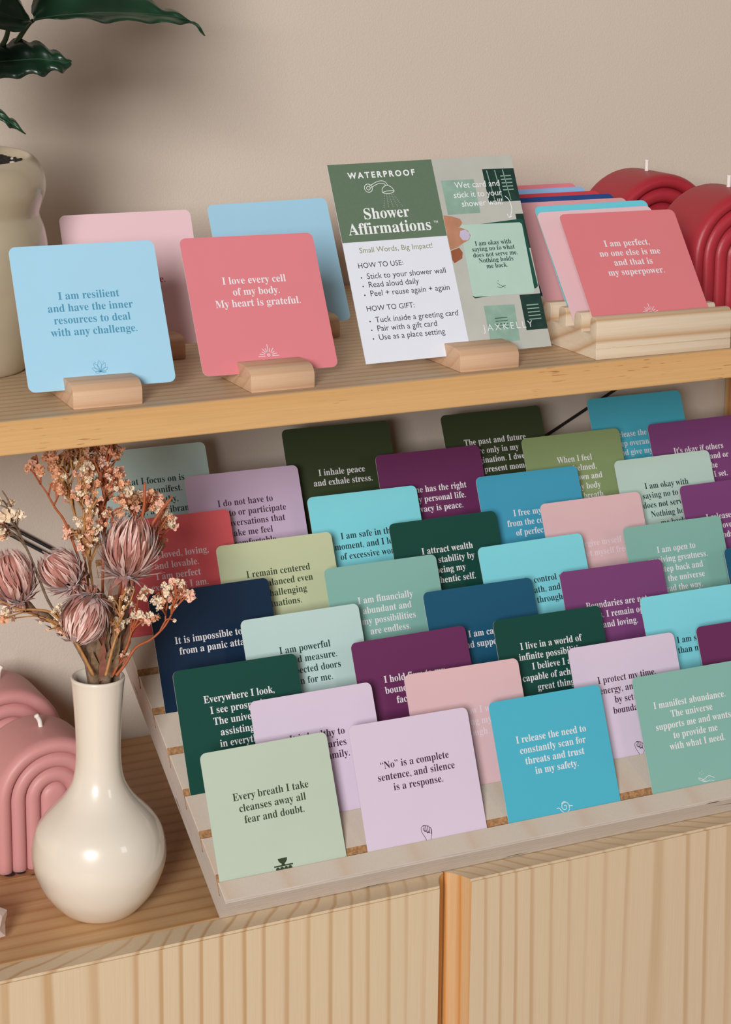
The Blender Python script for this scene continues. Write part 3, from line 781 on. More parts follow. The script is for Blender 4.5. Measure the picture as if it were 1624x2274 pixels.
# ------------------------------------------------------------------ cream vase
glaze = plain('cream_glaze', '#e6dccd', .28, .015, 25, spec=.5, coat=.9)
prof = [(0, .15), (1.7, .12), (1.95, 0), (2.15, .06), (2.5, .32), (3.0, .85), (3.55, 1.6), (3.95, 2.45), (4.22, 3.3), (4.29, 4.1), (4.17, 5.0), (3.92, 5.75), (3.45, 6.45), (2.9, 7.05), (2.35, 7.65), (1.92, 8.3), (1.62, 9.0), (1.47, 9.9), (1.42, 11.0), (1.45, 12.3), (1.53, 13.8), (1.64, 15.2), (1.70, 15.62)]
pc = catmull([(r, 0, z) for r, z in prof], 4)
P = [(max(p.x, 0)*.01, p.z*.01) for p in pc]
P += [(.0170, .1570), (.0166, .1578), (.0158, .1580), (.0151, .1574), (.0147, .1560), (.0140, .1450), (.0128, .1200), (.0122, .0980), (.0150, .0820), (.0001, .0800)]
me = rawmesh('vase', *lathe(P, 96), glaze, True)
vase = link('vase', me, None, V(-6.75, 46.98, .02))
vase.rotation_euler = (0, math.radians(.65), 0)
tag(vase, 'glossy cream bottle vase with round belly and slim neck', 'vase')

# ------------------------------------------------------------------ dried bouquet
stemB = plain('dried_stem_brown', '#7c6450', .8, .25, 300, bump=.5, bscale=900)
stemO = plain('dried_stem_orange', '#ac5a34', .7, .15, 300)
stemT = plain('dried_stem_tan', '#b8844f', .7, .2, 300)
petA = plain('petal_dusty_pink', '#bd8277', .45, .16, 260, sheen=.5)
petB = plain('petal_pale_pink', '#e6c3b8', .4, .12, 260, sheen=.6)
petC = plain('petal_brown_pink', '#96604f', .5, .18, 260, sheen=.3)
blC = [plain('blossom_peach', '#eab08a', .7, .2, 500, sss=0), plain('blossom_cream', '#f0dcc0', .7, .15, 500), plain('blossom_brown', '#b07c58', .8, .25, 500), plain('blossom_pink', '#f2c2aa', .7, .12, 500)]
MOUTH = V(-6.75, 46.98, 15.6)

def child(root, name, me, mat4=None):
    o = link(name, me, root)
    if mat4 is not None: o.matrix_parent_inverse = Matrix.Identity(4); o.matrix_local = mat4
    else: o.matrix_parent_inverse = Matrix.Translation(-root.location)
    return o

def flower_head(cen, axis, R, seed, n=190, elong=1.15, flare=.35):
    """papery bracts in rings: outer ones short and flaring, inner ones long and upright with free pointed tips"""
    rnd = random.Random(seed); mb = MB()
    ax = axis.normalized(); e1 = ax.orthogonal().normalized(); e2 = ax.cross(e1)
    def pos(th, ph, rr): return cen + (e1*math.cos(ph)+e2*math.sin(ph))*(rr*math.sin(th)) - ax*(rr*elong*math.cos(th))
    vs, fs = [], []
    for i in range(9):
        for k in range(14): vs.append(pos(PI*(.02+.97*i/8), 2*PI*k/14, R*.70))
    for i in range(8):
        for k in range(14): fs.append((i*14+k, i*14+(k+1) % 14, (i+1)*14+(k+1) % 14, (i+1)*14+k))
    mb.add((vs, fs), 0)
    for i in range(n):
        t = (i+.5)/n; ring = 1-t; ph = i*2.39996+rnd.uniform(-.2, .2)
        th0 = .15+1.0*ring+rnd.uniform(-.1, .1)
        length = (.8+1.25*ring)*rnd.uniform(.85, 1.15)
        w = R*rnd.uniform(.06, .13); free = 1.35*flare*rnd.uniform(.35, 1.2)*(.55+.75*(1-ring)); tw = rnd.uniform(-.25, .25)
        base = R*(.74+.20*(1-ring)); m = 7; vs, fs = [], []
        for j in range(m+1):
            s = j/m; th = th0+length*s*(1-.12*s); th = min(th, PI*(.90+.07*rnd.random()))
            rr = base*(1+.10*math.sin(s*PI*.8)+free*max(0, s-.35)**1.7*1.5)
            c = pos(th, ph+tw*s*s, rr); ww = w*max(0, math.sin(PI*(.10+.90*s)))**.7*(1 if s < .55 else (1-s)/.45*.9+.1) if s < 1 else 0
            tan = -e1*math.sin(ph)+e2*math.cos(ph); nr = (c-cen).normalized()
            vs += [c-tan*ww, c-nr*(ww*.45), c+tan*ww]
        for j in range(m):
            a = j*3; fs += [(a, a+1, a+4, a+3), (a+1, a+2, a+5, a+4)]
        r_ = rnd.random()
        mi_ = 1 if r_ < .25+.35*ring else (2 if r_ > .84 or (ring < .2 and r_ > .6) else 0)
        mb.add((vs, fs), mi_)
    for i in range(34):      # ragged collar under the head
        ph = i*2.4+rnd.uniform(-.2, .2); th = rnd.uniform(.25, .6); a = pos(th, ph, R*.8); d = ((a-cen).normalized()*rnd.uniform(.4, 1)-ax*rnd.uniform(-.1, .8)).normalized(); s = d.cross(ax).normalized(); l = R*rnd.uniform(.35, .7)
        mb.add(([a-s*R*.06, a+s*R*.06, a+d*l*.5+s*R*.07, a+d*l, a+d*l*.5-s*R*.07], [(0, 1, 2, 3, 4)]), rnd.choice((0, 2, 2)))
    return mb.mesh('flower_head', [petA, petB, petC])

def strawflower(cpx, tip, base, Y, R, seed, label, stem_via, **kw):
    cen = at(cpx[0], cpx[1], Y); ax = at(tip[0], tip[1], Y + kw.pop('dy', 0)) - at(base[0], base[1], Y)
    root = empty('dried_strawflower', MOUTH); tag(root, label, 'dried flower', 'dried pink strawflowers in the vase')
    child(root, 'flower_head', flower_head(cen, ax, R*.01, seed, **kw))
    b = cen-ax.normalized()*R*.010
    pts = catmull([b] + [at(x, y, yy) for x, y, yy in stem_via] + [MOUTH+Vector((0, 0, -.03))], 8)
    mb = MB(); nP = len(pts)
    mb.add(tube(pts, [.0022+.0012*math.sin(i*.9+seed)*.5 for i in range(nP)], 8), 0)
    rnd = random.Random(seed)
    for i in range(3, nP-4, 2):      # small dry bracts hugging the stem
        p = pts[i]; d = (pts[i-1]-pts[i+1]).normalized(); s = d.orthogonal().normalized(); s = Matrix.Rotation(rnd.uniform(0, 6.28), 3, d) @ s
        q = d.cross(s); l = rnd.uniform(.006, .011)
        a = p+s*.0022; m_ = p+s*(.0045+rnd.random()*.002)+d*l*.55; e = p+s*(.004+rnd.random()*.004)+d*l
        mb.add(([a-q*.0009, a+q*.0009, m_+q*.0016, e, m_-q*.0016], [(0, 1, 2, 3, 4)]), 1 if rnd.random() < .6 else 2)
    child(root, 'stem', mb.mesh('stem', [stemB, petC, petA]))
    return root
strawflower((132, 1264), (92, 1222), (178, 1312), 45.5, 1.33, 1, 'dusty pink strawflower head tilted left, second from the left', [(190, 1330, 45.8), (215, 1420, 46.5)])
strawflower((288, 1216), (300, 1150), (278, 1290), 45.8, 1.62, 2, 'largest pale pink strawflower, upright above the right of the vase', [(285, 1330, 46), (262, 1420, 46.6)], n=240, flare=.55, elong=1.3)
strawflower((26, 1278), (8, 1215), (44, 1345), 46, 1.42, 3, 'pink strawflower cut by the left photo edge', [(75, 1355, 46.2), (125, 1385, 46.4), (190, 1450, 46.8)], elong=1.35)
strawflower((186, 1376), (172, 1432), (214, 1310), 44.2, 1.50, 4, 'low drooping brownish pink strawflower hanging over the vase neck', [(232, 1330, 45.3), (238, 1420, 46.4)], n=220, dy=-1.6, flare=.3)
# woody stalks and scraps packed in the neck
for i, (x0, y0, x1, y1, yy, rad, lab) in enumerate([(205, 1500, 212, 1395, 46.2, .45, 'thick grey brown woody stalk at the left of the vase mouth'), (252, 1498, 272, 1330, 46.8, .36, 'thick tan woody stalk at the right of the vase mouth'), (232, 1503, 236, 1380, 46.0, .3, 'brown woody stalk in the middle of the vase mouth')]):
    root = empty('dried_stalk', MOUTH+Vector((0, 0, -.001))); tag(root, lab, 'dried stalk', 'woody stalks in the vase neck')
    a = at(x0, y0+25, yy+.6); b = at(x1, y1, yy)
    pts = catmull([a-Vector((0, 0, .01)), a.lerp(b, .35)+Vector((.001, 0, 0)), a.lerp(b, .7)-Vector((.001, .0005, 0)), b], 6)
    rnd = random.Random(50+i)
    child(root, 'stem', MB.mesh((lambda m_: (m_.add(tube(pts, [rad*.01*rnd.uniform(.75, 1.1) for _ in pts], 9)), m_)[1])(MB()), 'stem', [stemB]))
    mb = MB()
    for j in range(16):
        p = a.lerp(b, rnd.uniform(.1, 1)); d = Vector((rnd.uniform(-.4, .4), rnd.uniform(-.5, .1), 1)).normalized(); s = d.cross(Vector((0, -1, 0))).normalized(); l = rnd.uniform(.012, .024)
        p = p+Vector((rnd.uniform(-.004, .004), -rad*.009, 0))
        mb.add(([p-s*.001, p+s*.001, p+d*l*.5+s*.0026, p+d*l, p+d*l*.5-s*.0026], [(0, 1, 2, 3, 4)]), rnd.choice((0, 0, 1)))
    child(root, 'dry_leaf', mb.mesh('dry_leaf', [plain('dry_leaf', '#8d7358', .8, .3, 300), petC]))

def blossom_mesh(seed, mat):
    rnd = random.Random(seed); mb = MB(); n = 20
    for i in range(n):
        z = 1-2*(i+.5)/n; ph = i*2.39996; r = math.sqrt(1-z*z); d = Vector((r*math.cos(ph), r*math.sin(ph), z))
        if d.z < -.7: continue
        s = d.orthogonal().normalized(); s = Matrix.Rotation(rnd.uniform(0, 6.28), 3, d) @ s; q = d.cross(s)
        L_ = rnd.uniform(.75, 1.1); w = rnd.uniform(.28, .45)
        mb.add(([Vector((0, 0, 0))+d*.15, d*L_*.7+s*w+q*.12, d*L_+s*w*.4-q*.1, d*L_*1.02-s*w*.3+q*.1, d*L_*.72-s*w], [(0, 1, 2, 3, 4)]))
    mb.add(([Vector(v) for v in ((0, 0, .5), (.45, 0, -.1), (-.2, .4, -.1), (-.2, -.4, -.1), (0, 0, -.55))], [(0, 1, 2), (0, 2, 3), (0, 3, 1), (4, 2, 1), (4, 3, 2), (4, 1, 3)]))
    return mb.mesh('blossom', [mat], False)
BLO = [[blossom_mesh(10*c+k, blC[c]) for k in range(2)] for c in range(4)]

def sprig(label, main, tips, Y, mat, seed, dy=1.0):
    """main: photo positions up the main stem; tips: (x, y, colour, radius px)"""
    rnd = random.Random(seed)
    root = empty('dried_gypsophila', MOUTH+Vector((0, 0, .0005*seed))); tag(root, label, 'dried flower', 'sprigs of dried gypsophila in the vase')
    P = catmull([at(x, y, Y) for x, y in main], 8); mb = MB()
    mb.add(tube(P, [.00105-.0006*i/len(P) for i in range(len(P))], 6))
    nodes = [(p, 0) for p in P[3:]]
    extra = []
    for (x, y, c, r) in tips:
        for _ in range(2 if r > 7 else (1 if r > 5 else 0)):
            a = rnd.uniform(0, 6.28); q = r*rnd.uniform(1.0, 1.9)
            extra.append((x+q*math.cos(a), y+q*math.sin(a), c if rnd.random() < .6 else rnd.choice((0, 1, 3)), r*rnd.uniform(.5, .85)))
    tips = tips+extra
    tips = sorted(tips, key=lambda t: min((at(t[0], t[1], Y)-p).length for p in P))
    for (x, y, c, r) in tips:
        yy = Y+rnd.uniform(-dy, dy); e = at(x, y, yy)
        cand = [q for q in nodes if q[0].z < e.z-.006] or nodes[:1]
        q = min(cand, key=lambda n_: (n_[0]-e).length + .01*rnd.random())
        s = q[0]; mid = s.lerp(e, .5)+Vector((rnd.uniform(-.002, .002), rnd.uniform(-.003, .003), .002+rnd.uniform(0, .003)))
        B = catmull([s, mid, e], 5)
        mb.add(tube(B, [.00062-.0003*i/len(B) for i in range(len(B))], 5))
        nodes += [(b, 1) for b in B[3:-2]]
        k = r/34.0*.0116
        rot = Matrix.Rotation(rnd.uniform(0, 6.28), 4, (rnd.random(), rnd.random(), 1))
        child(root, 'blossom', rnd.choice(BLO[c]), Matrix.Translation(e-root.location) @ rot @ Matrix.Scale(k, 4))
    child(root, 'stem', mb.mesh('stem', [mat]))
    return root
Z2 = lambda L: [(60+x/4.06, 970+y/4.06, c, r) for x, y, c, r in L]
left = Z2([(165, 185, 0, 9), (235, 190, 0, 11), (240, 255, 0, 10), (270, 300, 0, 9), (330, 330, 0, 9), (265, 430, 0, 10), (240, 465, 0, 7), (350, 480, 1, 9), (330, 500, 0, 8), (380, 540, 3, 8), (300, 190, 2, 7), (345, 165, 2, 11), (400, 130, 2, 10), (430, 150, 2, 8), (400, 235, 1, 15), (490, 120, 0, 8), (525, 170, 0, 10), (200, 210, 0, 8), (215, 290, 0, 8), (370, 200, 2, 9), (460, 250, 1, 9), (300, 390, 0, 9), (320, 290, 2, 7)])
mid = Z2([(515, 300, 1, 11), (545, 340, 0, 11), (555, 460, 0, 11), (590, 460, 0, 9), (490, 350, 3, 8), (540, 400, 3, 9), (530, 440, 0, 9), (500, 560, 3, 10), (480, 520, 1, 8), (470, 540, 3, 8), (600, 600, 3, 11), (560, 660, 1, 11), (580, 690, 1, 9), (530, 590, 3, 9), (480, 780, 1, 9), (560, 760, 0, 9), (650, 830, 1, 9), (620, 880, 3, 10), (550, 930, 3, 11), (650, 960, 1, 9), (480, 1010, 3, 8), (370, 850, 3, 10), (410, 880, 3, 10), (450, 910, 1, 8), (540, 1000, 0, 8), (355, 830, 3, 8), (610, 860, 1, 7), (585, 950, 1, 7), (560, 880, 0, 7)])
right = Z2([(610, 110, 2, 11), (590, 205, 2, 9), (600, 240, 2, 11), (655, 255, 3, 10), (700, 130, 0, 11), (745, 110, 0, 10), (790, 80, 2, 8), (830, 140, 3, 7), (775, 160, 0, 12), (720, 300, 0, 10), (690, 340, 3, 9), (640, 390, 1, 8), (740, 370, 1, 8), (800, 310, 3, 9), (850, 340, 3, 10), (830, 400, 0, 12), (860, 430, 0, 10), (740, 460, 0, 10), (750, 530, 2, 9), (640, 620, 2, 9), (665, 665, 1, 7), (720, 700, 0, 10), (690, 740, 0, 9), (790, 760, 3, 11), (830, 690, 0, 11), (640, 420, 3, 7), (680, 600, 2, 8), (570, 600, 3, 7), (730, 250, 3, 7), (825, 205, 0, 4)])
far = Z2([(870, 570, 0, 13), (910, 490, 1, 15), (960, 580, 2, 13), (1000, 560, 0, 9), (1070, 520, 3, 9), (1120, 510, 0, 9), (1060, 600, 2, 9), (1150, 600, 0, 9), (1210, 545, 0, 7), (1200, 620, 3, 11), (1240, 680, 1, 10), (1290, 730, 0, 8), (1300, 780, 1, 12), (1210, 810, 2, 8), (1160, 910, 2, 8), (1200, 960, 2, 7), (1190, 1010, 2, 9), (860, 600, 0, 9), (940, 620, 2, 9), (900, 560, 0, 9), (1180, 590, 0, 8), (1235, 885, 2, 4), (1260, 930, 2, 4)])
sprig('orange sprig of dried gypsophila, leftmost of the dense crown', [(212, 1500), (200, 1330), (180, 1200), (160, 1120), (150, 1060)], left, 47.2, stemT, 1)
sprig('peach and cream gypsophila sprig in the middle of the bouquet', [(222, 1500), (205, 1300), (190, 1200), (185, 1130)], mid, 46.6, stemT, 2)
sprig('orange and brown gypsophila sprig reaching highest, under the shelf edge', [(228, 1500), (228, 1300), (232, 1150), (236, 1080), (240, 1010)], right, 47.8, stemO, 3)
sprig('orange gypsophila sprig leaning right over the grey mint card', [(240, 1500), (268, 1300), (290, 1190), (300, 1140)], far, 48.0, stemO, 4)
sprig('bare forked orange twig with two blossoms at the far left of the crown', [(215, 1500), (190, 1300), (150, 1172), (122, 1127), (104, 1095), (90, 1075)], [(86, 1045, 0, 13), (74, 1020, 2, 6), (134, 1078, 0, 8)], 46.3, stemO, 5)
sprig('dark stemmed sprig with cream tufts at the left photo edge', [(205, 1500), (150, 1400), (109, 1338), (85, 1280), (66, 1233), (48, 1195), (32, 1156), (20, 1115), (5, 1090)], [(17, 1146, 1, 17), (2, 1162, 3, 11), (3, 1180, 1, 10), (12, 1185, 0, 8), (-8, 1120, 1, 9)], 46.0, stemB, 6)
sprig('thin low sprig with a cream tuft under the left strawflower', [(208, 1500), (165, 1420), (120, 1365), (80, 1354), (43, 1353), (18, 1342), (0, 1335)], [(14, 1362, 1, 13), (90, 1383, 1, 4), (118, 1392, 1, 5), (105, 1400, 3, 4), (128, 1355, 1, 9), (120, 1380, 1, 9), (135, 1402, 3, 8)], 45.4, stemT, 7)
sprig('curved rust stemmed sprig with papery cream florets over the navy card', [(258, 1500), (278, 1475), (302, 1438), (335, 1420), (364, 1393), (382, 1362), (386, 1345)], [(351, 1331, 1, 10), (345, 1340, 1, 7), (369, 1312, 1, 9), (388, 1317, 3, 14), (378, 1322, 1, 10), (422, 1324, 3, 13), (414, 1316, 1, 8), (405, 1294, 1, 7), (393, 1289, 1, 5), (380, 1349, 1, 5), (391, 1346, 1, 5), (388, 1378, 1, 4), (339, 1335, 1, 6)], 45.2, stemO, 8, .5)
sprig('rust stemmed sprig with tan tufts between bouquet and coral card', [(250, 1500), (280, 1440), (290, 1410), (298, 1391), (315, 1370)], [(332, 1370, 1, 12), (328, 1382, 3, 8), (302, 1364, 1, 13), (294, 1372, 1, 9), (321, 1313, 1, 11), (312, 1325, 1, 8), (277, 1465, 3, 10), (283, 1455, 1, 6)], 46.0, stemO, 9, .6)
sprig('short cream gypsophila sprig low beside the drooping strawflower', [(235, 1500), (250, 1440), (262, 1400), (270, 1350)], [(262, 1380, 1, 10), (277, 1329, 1, 7), (290, 1338, 1, 5), (276, 1350, 1, 5), (260, 1359, 3, 7), (268, 1390, 1, 8), (250, 1385, 3, 6), (285, 1310, 1, 7), (246, 1330, 1, 7), (232, 1345, 3, 6)], 45.0, stemT, 10, .5)
for k, (a, b, yy, lab) in enumerate([((314, 1160), (322, 1072), 46.5, 'bare orange twig pointing straight up, over the grey mint card'), ((330, 1180), (383, 1103), 46.2, 'bare orange twig slanting right over the coral and grey mint cards')]):
    P = catmull([MOUTH+Vector((0, 0, -.02)), at(262, 1360, yy), at(a[0], a[1], yy), at(b[0], b[1], yy)], 6); mb = MB(); mb.add(tube(P, [.0013-.0005*i/len(P) for i in range(len(P))], 7))
    tag(link('dried_twig', mb.mesh('dried_twig', [stemO])), lab, 'dried twig', 'bare orange twigs in the vase')

# ------------------------------------------------------------------ rainbow arch candles
def arch_candle_mesh(name, mat, R=4.8, c=4.25, D=5.6, grooves=(3.65, 2.65, 1.6), hgt=.42, step=.0):
    prof = []       # (r, y) from the front centre out to the rim and back
    B = [0]+sorted(grooves)+[R]
    nb = len(B)-1
    front = []
    for i in range(nb):
        r0, r1 = B[i], B[i+1]; base = step*(nb-1-i)
        for j in range(9):
            f = j/8
            if i == 0: h = hgt*math.sqrt(max(0, 1-f**2.6))
            elif i == nb-1:
                if f > .5: continue
                h = hgt*math.sqrt(max(0, 1-(2*f-1)**2))
            else: h = hgt*math.sqrt(max(0, 1-(2*f-1)**2))
            front.append((r0+(r1-r0)*f, hgt-h+base))
    rc = (B[-2]+R)/2; w = R-rc          # outer rib rolls over on to the side
    for j in range(1, 8):
        a = j/7*PI/2; front.append((rc+w*math.sin(a), .75*(1-math.cos(a))))
    back = [(r, D-y) for r, y in reversed(front)]
    prof = front+back
    # path stations
    st = [('l', .0), ('l', .04), ('l', .25)]+[('l', k/6) for k in range(3, 6)]+[('a', k/28) for k in range(29)]+[('r', k/6) for k in range(5, 2, -1)]+[('r', .25), ('r', .04), ('r', .0)]
    bm = bmesh.new(); rows = []
    for kind, t in st:
        row = []
        for r, y in prof:
            if kind == 'a':
                a = PI*(1-t); x, z = r*math.cos(a), c+r*math.sin(a)
            else: x, z = (-r if kind == 'l' else r), c*t
            if kind != 'a' and t == 0:
                # slightly rounded foot
                y = y+(D/2-y)*.03; z = 0
                x *= .99
            row.append(bm.verts.new((x*.01, y*.01, z*.01)))
        rows.append(row)
    for i in range(len(rows)-1):
        for j in range(len(prof)-1):
            try: bm.faces.new((rows[i][j], rows[i+1][j], rows[i+1][j+1], rows[i][j+1]))
            except ValueError: pass
    try: bm.faces.new(rows[0]+list(reversed(rows[-1])))
    except ValueError: pass
    bmesh.ops.remove_doubles(bm, verts=bm.verts, dist=.00005)
    me = mesh(name, bm, mat); smooth_by_angle(me, 60)
    return me
wickm = plain('wick_cotton', '#ece6df', .9, .06, 800)
def candle(mesh_, x, y, z, label, group, yaw=0, H=9.05, D=5.6, lean=(.0, 0), seed=0):
    o = link('arch_candle', mesh_, None, V(x, y, z)); o.rotation_euler = (0, 0, math.radians(yaw)); tag(o, label, 'candle', group)
    w = MB(); pts = catmull([Vector((0, D*.005, H*.01-.004)), Vector((lean[0]*.002, D*.005, H*.01+.002)), Vector((lean[0]*.004, D*.005, H*.01+.005)), Vector((lean[0]*.01, D*.005, H*.01+.0085))], 4)
    w.add(tube(pts, [.0016]*(len(pts)-2)+[.0019, .0015], 8)); link('wick', w.mesh('wick', [wickm]), o)
    return o
pinkwax = plain('pink_wax', '#cf9391', .45, .03, 20, bump=.08, bscale=200, sss=.25, spec=.4)
redwax = plain('red_wax', '#ab2c39', .42, .05, 30, bump=.1, bscale=300, sss=.12, spec=.4)
pm = arch_candle_mesh('arch_candle', pinkwax, R=4.05, c=4.88, grooves=(3.0, 2.0, .95))
rm = arch_candle_mesh('arch_candle', redwax, hgt=.55, grooves=(3.75, 2.6, 1.4), D=5.6, step=.18)
G2 = 'pink arch candles behind the vase'; G3 = 'red arch candles at the right end of the shelf'
candle(pm, -7.15, 54.1, .12, 'pink ribbed arch candle standing right behind the vase', G2, H=8.93, lean=(-.35, 0))
candle(pm, -7.0, 64.3, .02, 'pink ribbed arch candle farther back, against the wall', G2, lean=(.3, 0))
candle(rm, 44.3, 49.6, SHZ+.02, 'red ribbed arch candle in front, cut by the right photo edge', G3, D=5.6)
candle(rm, 44.5, 60.4, SHZ+.02, 'red ribbed arch candle behind the other red one', G3, D=5.6)
# patterned paper under the pink candle
m, nt, b = newmat('patterned_paper'); co = objco(nt)
vo = N(nt, 'ShaderNodeTexVoronoi'); vo.inputs['Scale'].default_value = 90; nt.links.new(co, vo.inputs['Vector'])
nt.links.new(ramp(nt, vo.outputs['Distance'], [(.0, lin('#2c2320')), (.35, lin('#2c2320')), (.42, lin('#9a6d4a')), (.8, lin('#b9865c'))]), b.inputs['Base Color']); b.inputs['Roughness'].default_value = .7
tag(link('paper_mat', mesh('paper_mat', box_bm(-13, -1.6, 53.55, 60, 0.01, .09, .02), m)), 'brown patterned paper mat with dark blotches under the near pink candle', 'mat')
# pale stone at the left photo edge
quartz = plain('pale_stone', '#e2cfc8', .35, .08, 120, bump=.4, bscale=250, sss=.1)
bm = bmesh.new(); bmesh.ops.create_icosphere(bm, subdivisions=2, radius=1)
rnd = random.Random(5)
for v in bm.verts: v.co = Vector((v.co.x*.024*rnd.uniform(.85, 1.05), v.co.y*.018*rnd.uniform(.85, 1.05), v.co.z*.014*rnd.uniform(.8, 1.1)))
zl = min(v.co.z for v in bm.verts)
for v in bm.verts:
    if v.co.z < zl*.75: v.co.z = zl*.75
o = link('pale_stone', mesh('pale_stone', bm, quartz), None, V(-15.35, 46.2, .02)); o.location.z -= zl*.75
tag(o, 'pale pinkish white stone peeking in at the lower left photo edge', 'stone')

# ------------------------------------------------------------------ potted plant on the shelf
potm = plain('pot_glaze', '#b5a68d', .3, .06, 22, coat=.7, spec=.5)
leafm, nt, b = newmat('leaf_green'); co = objco(nt)
n_ = noise(nt, co, 18, 3, .5, (1, 1, 1)); nt.links.new(ramp(nt, n_, [(.3, lin('#0f2218')), (.6, lin('#1a4029')), (.8, lin('#265a39'))]), b.inputs['Base Color'])
b.inputs['Roughness'].default_value = .32; b.inputs['Transmission Weight'].default_value = 0
ribm = plain('leaf_rib', '#2f5238', .5); stg = plain('plant_stem', '#2c4a2c', .5)
pcx, pcy = -12.2, 55.0
prof = [(0, .2), (3.3, .15), (3.6, 0), (3.95, .25), (4.45, 1.6), (4.9, 3.4), (5.25, 5.6), (5.42, 7.4), (5.25, 8.8), (4.98, 9.6), (4.93, 9.95), (5.1, 10.5), (5.35, 11.3), (5.32, 12.2), (5.0, 13.0), (4.62, 13.45)]
pc = catmull([(r, 0, z) for r, z in prof], 4); P = [(max(p.x, 0)*.01, p.z*.01) for p in pc]+[(.0448, .1353), (.0434, .1350), (.0424, .1338), (.0412, .1300), (.0405, .1200), (.0001, .1195)]
plant = empty('potted_plant', V(pcx, pcy, SHZ+.01)); tag(plant, 'dark green leafy plant in a glossy beige two-bulge pot, upper left', 'potted plant')
me = rawmesh('pot', *lathe(P, 72), potm, True)
po = link('pot', me, plant)
# opening tips slightly towards the room
for v in me.vertices:
    if v.co.z > .125: v.co.z += v.co.y*.05*(v.co.z-.125)/.01
bm = bmesh.new(); bmesh.ops.create_grid(bm, x_segments=40, y_segments=40, size=.0410)
rnd = random.Random(3)
for v in list(bm.verts):
    if v.co.xy.length > .0412: bm.verts.remove(v); continue
    v.co.z = .1300+rnd.uniform(-.0012, .0016)+v.co.y*.05
link('soil', mesh('soil', bm, plain('soil', '#241c17', .95, .5, 600)), plant)
mb = MB()
for i in range(26):
    a, r = rnd.uniform(0, 6.28), rnd.uniform(0, .038); c_ = Vector((r*math.cos(a), r*math.sin(a), .1308)); s = rnd.uniform(.0008, .0026)
    tmp = bmesh.new(); bmesh.ops.create_icosphere(tmp, subdivisions=1, radius=s)
    mb.add(([v.co*rnd.uniform(.7, 1.2)+c_ for v in tmp.verts], [tuple(v.index for v in f.verts) for f in tmp.faces]), 0 if i % 3 else 1); tmp.free()
pe = child(plant, 'perlite', mb.mesh('perlite', [plain('perlite', '#cfc4b4', .9, .2), plain('soil', '#241c17', .95)], False), Matrix.Identity(4))
tag(pe, kind='stuff')

def leaf(mid, up, lo, n=5, curl=0):
    """mid: points of the rib; up/lo: offset vectors (cm) to the two margins at each point"""
    M_ = catmull(mid, n); U = catmull([Vector(u)*.01 for u in up], n); Lo = catmull([Vector(l)*.01 for l in lo], n)
    vs, fs, mi = [], [], []
    for i in range(1, len(M_)-1):
        wv = min(1, (len(M_)-1-i)/6); U[i] = U[i]+Vector((0, .0022*math.sin(i*.95+1), .0013*math.sin(i*.95)))*wv; Lo[i] = Lo[i]+Vector((0, .0022*math.sin(i*.8+2), .0011*math.sin(i*.8+.5)))*wv
    for i, p in enumerate(M_):
        for t in (1, .66, .33): 
            b_ = Vector((0, -.0025*math.sin(t*PI), 0)); vs.append(p+U[i]*t+b_)
        vs.append(p)
        for t in (.33, .66, 1): 
            b_ = Vector((0, -.0015*math.sin(t*PI), 0)); vs.append(p+Lo[i]*t+b_)
    for i in range(len(M_)-1):
        for j in range(6): fs.append((i*7+j, i*7+j+1, (i+1)*7+j+1, (i+1)*7+j))
    m_ = MB(); m_.add((vs, fs)); me = m_.mesh('leaf', [leafm, ribm])
    rib = MB(); rib.add(tube([p+Vector((0, -.0002, 0)) for p in M_], [.0007-.0005*i/len(M_) for i in range(len(M_))], 6))
    lf = child(plant, 'leaf', me); sm = lf.modifiers.new('thickness', 'SOLIDIFY'); sm.thickness = .0005; sm.offset = 0
    r_ = link('midrib', rib.mesh('midrib', [ribm]), lf); r_.matrix_parent_inverse = Matrix.Identity(4)
    return lf
A = lambda L, Y: [at(x, y, Y+dy) for x, y, dy in L]
leaf(A([(74, 45, 0), (120, 36, -.3), (180, 31, -.5), (240, 28, -.4), (310, 30, 0), (360, 34, .3), (405, 40, .5), (437, 58, .6), (453, 79, .6)], 50),
     [(0, .3, .4), (-.2, 1.4, 2.2), (0, 1.8, 2.7), (0, 1.8, 2.5), (.1, 1.1, 1.35), (.1, .5, .55), (.05, .2, .15), (0.06, .05, .05), (0, 0, 0)],
     [(0, -.2, -.05), (0, -1.2, -.02), (0, -1.6, -.32), (0, -1.3, -.5), (0, -1.0, -.45), (0, -.8, -.48), (0, -.4, -.3), (-.05, -.1, -.08), (0, 0, 0)])
leaf(A([(-110, 150, 2), (-40, 140, 1), (10, 136, .4), (50, 133, 0), (85, 131, -.2), (115, 134, -.3), (140, 137, -.3), (157, 137, -.2)], 51),
     [(0, .4, .5), (0, .8, 1.1), (0, .8, 1.0), (0, .8, 1.15), (0, .7, 1.0), (0, .5, .72), (0, .2, .38), (0, 0, .08)],
     [(0, -.4, -.6), (0, -.8, -1.0), (0, -.7, -1.02), (0, -.8, -.88), (0, -.6, -.95), (0, -.4, -.68), (0, -.3, -.55), (0, 0, -.25)])
leaf(A([(-60, 250, 0), (-20, 252, 0), (8, 262, 0), (30, 277, 0), (55, 297, 0)], 50.5),
     [(0, .1, .1), (0, .3, .3), (.1, .2, .28), (.15, .1, .15), (0, 0, 0)], [(0, -.1, -.1), (0, -.2, -.3), (-.1, -.2, -.28), (-.1, -.1, -.18), (0, 0, 0)])
leaf(A([(66, 46, 0), (30, 38, -.6), (-30, 18, -1), (-110, 0, -1), (-190, 20, 0)], 50),
     [(-.1, .3, .4), (0, .8, 1.8), (0, 1, 2.2), (0, .8, 1.6), (0, 0, 0)], [(0, -.4, -.15), (0, -1, -.7), (0, -1.4, -1.2), (0, -.9, -1.0), (0, 0, 0)])
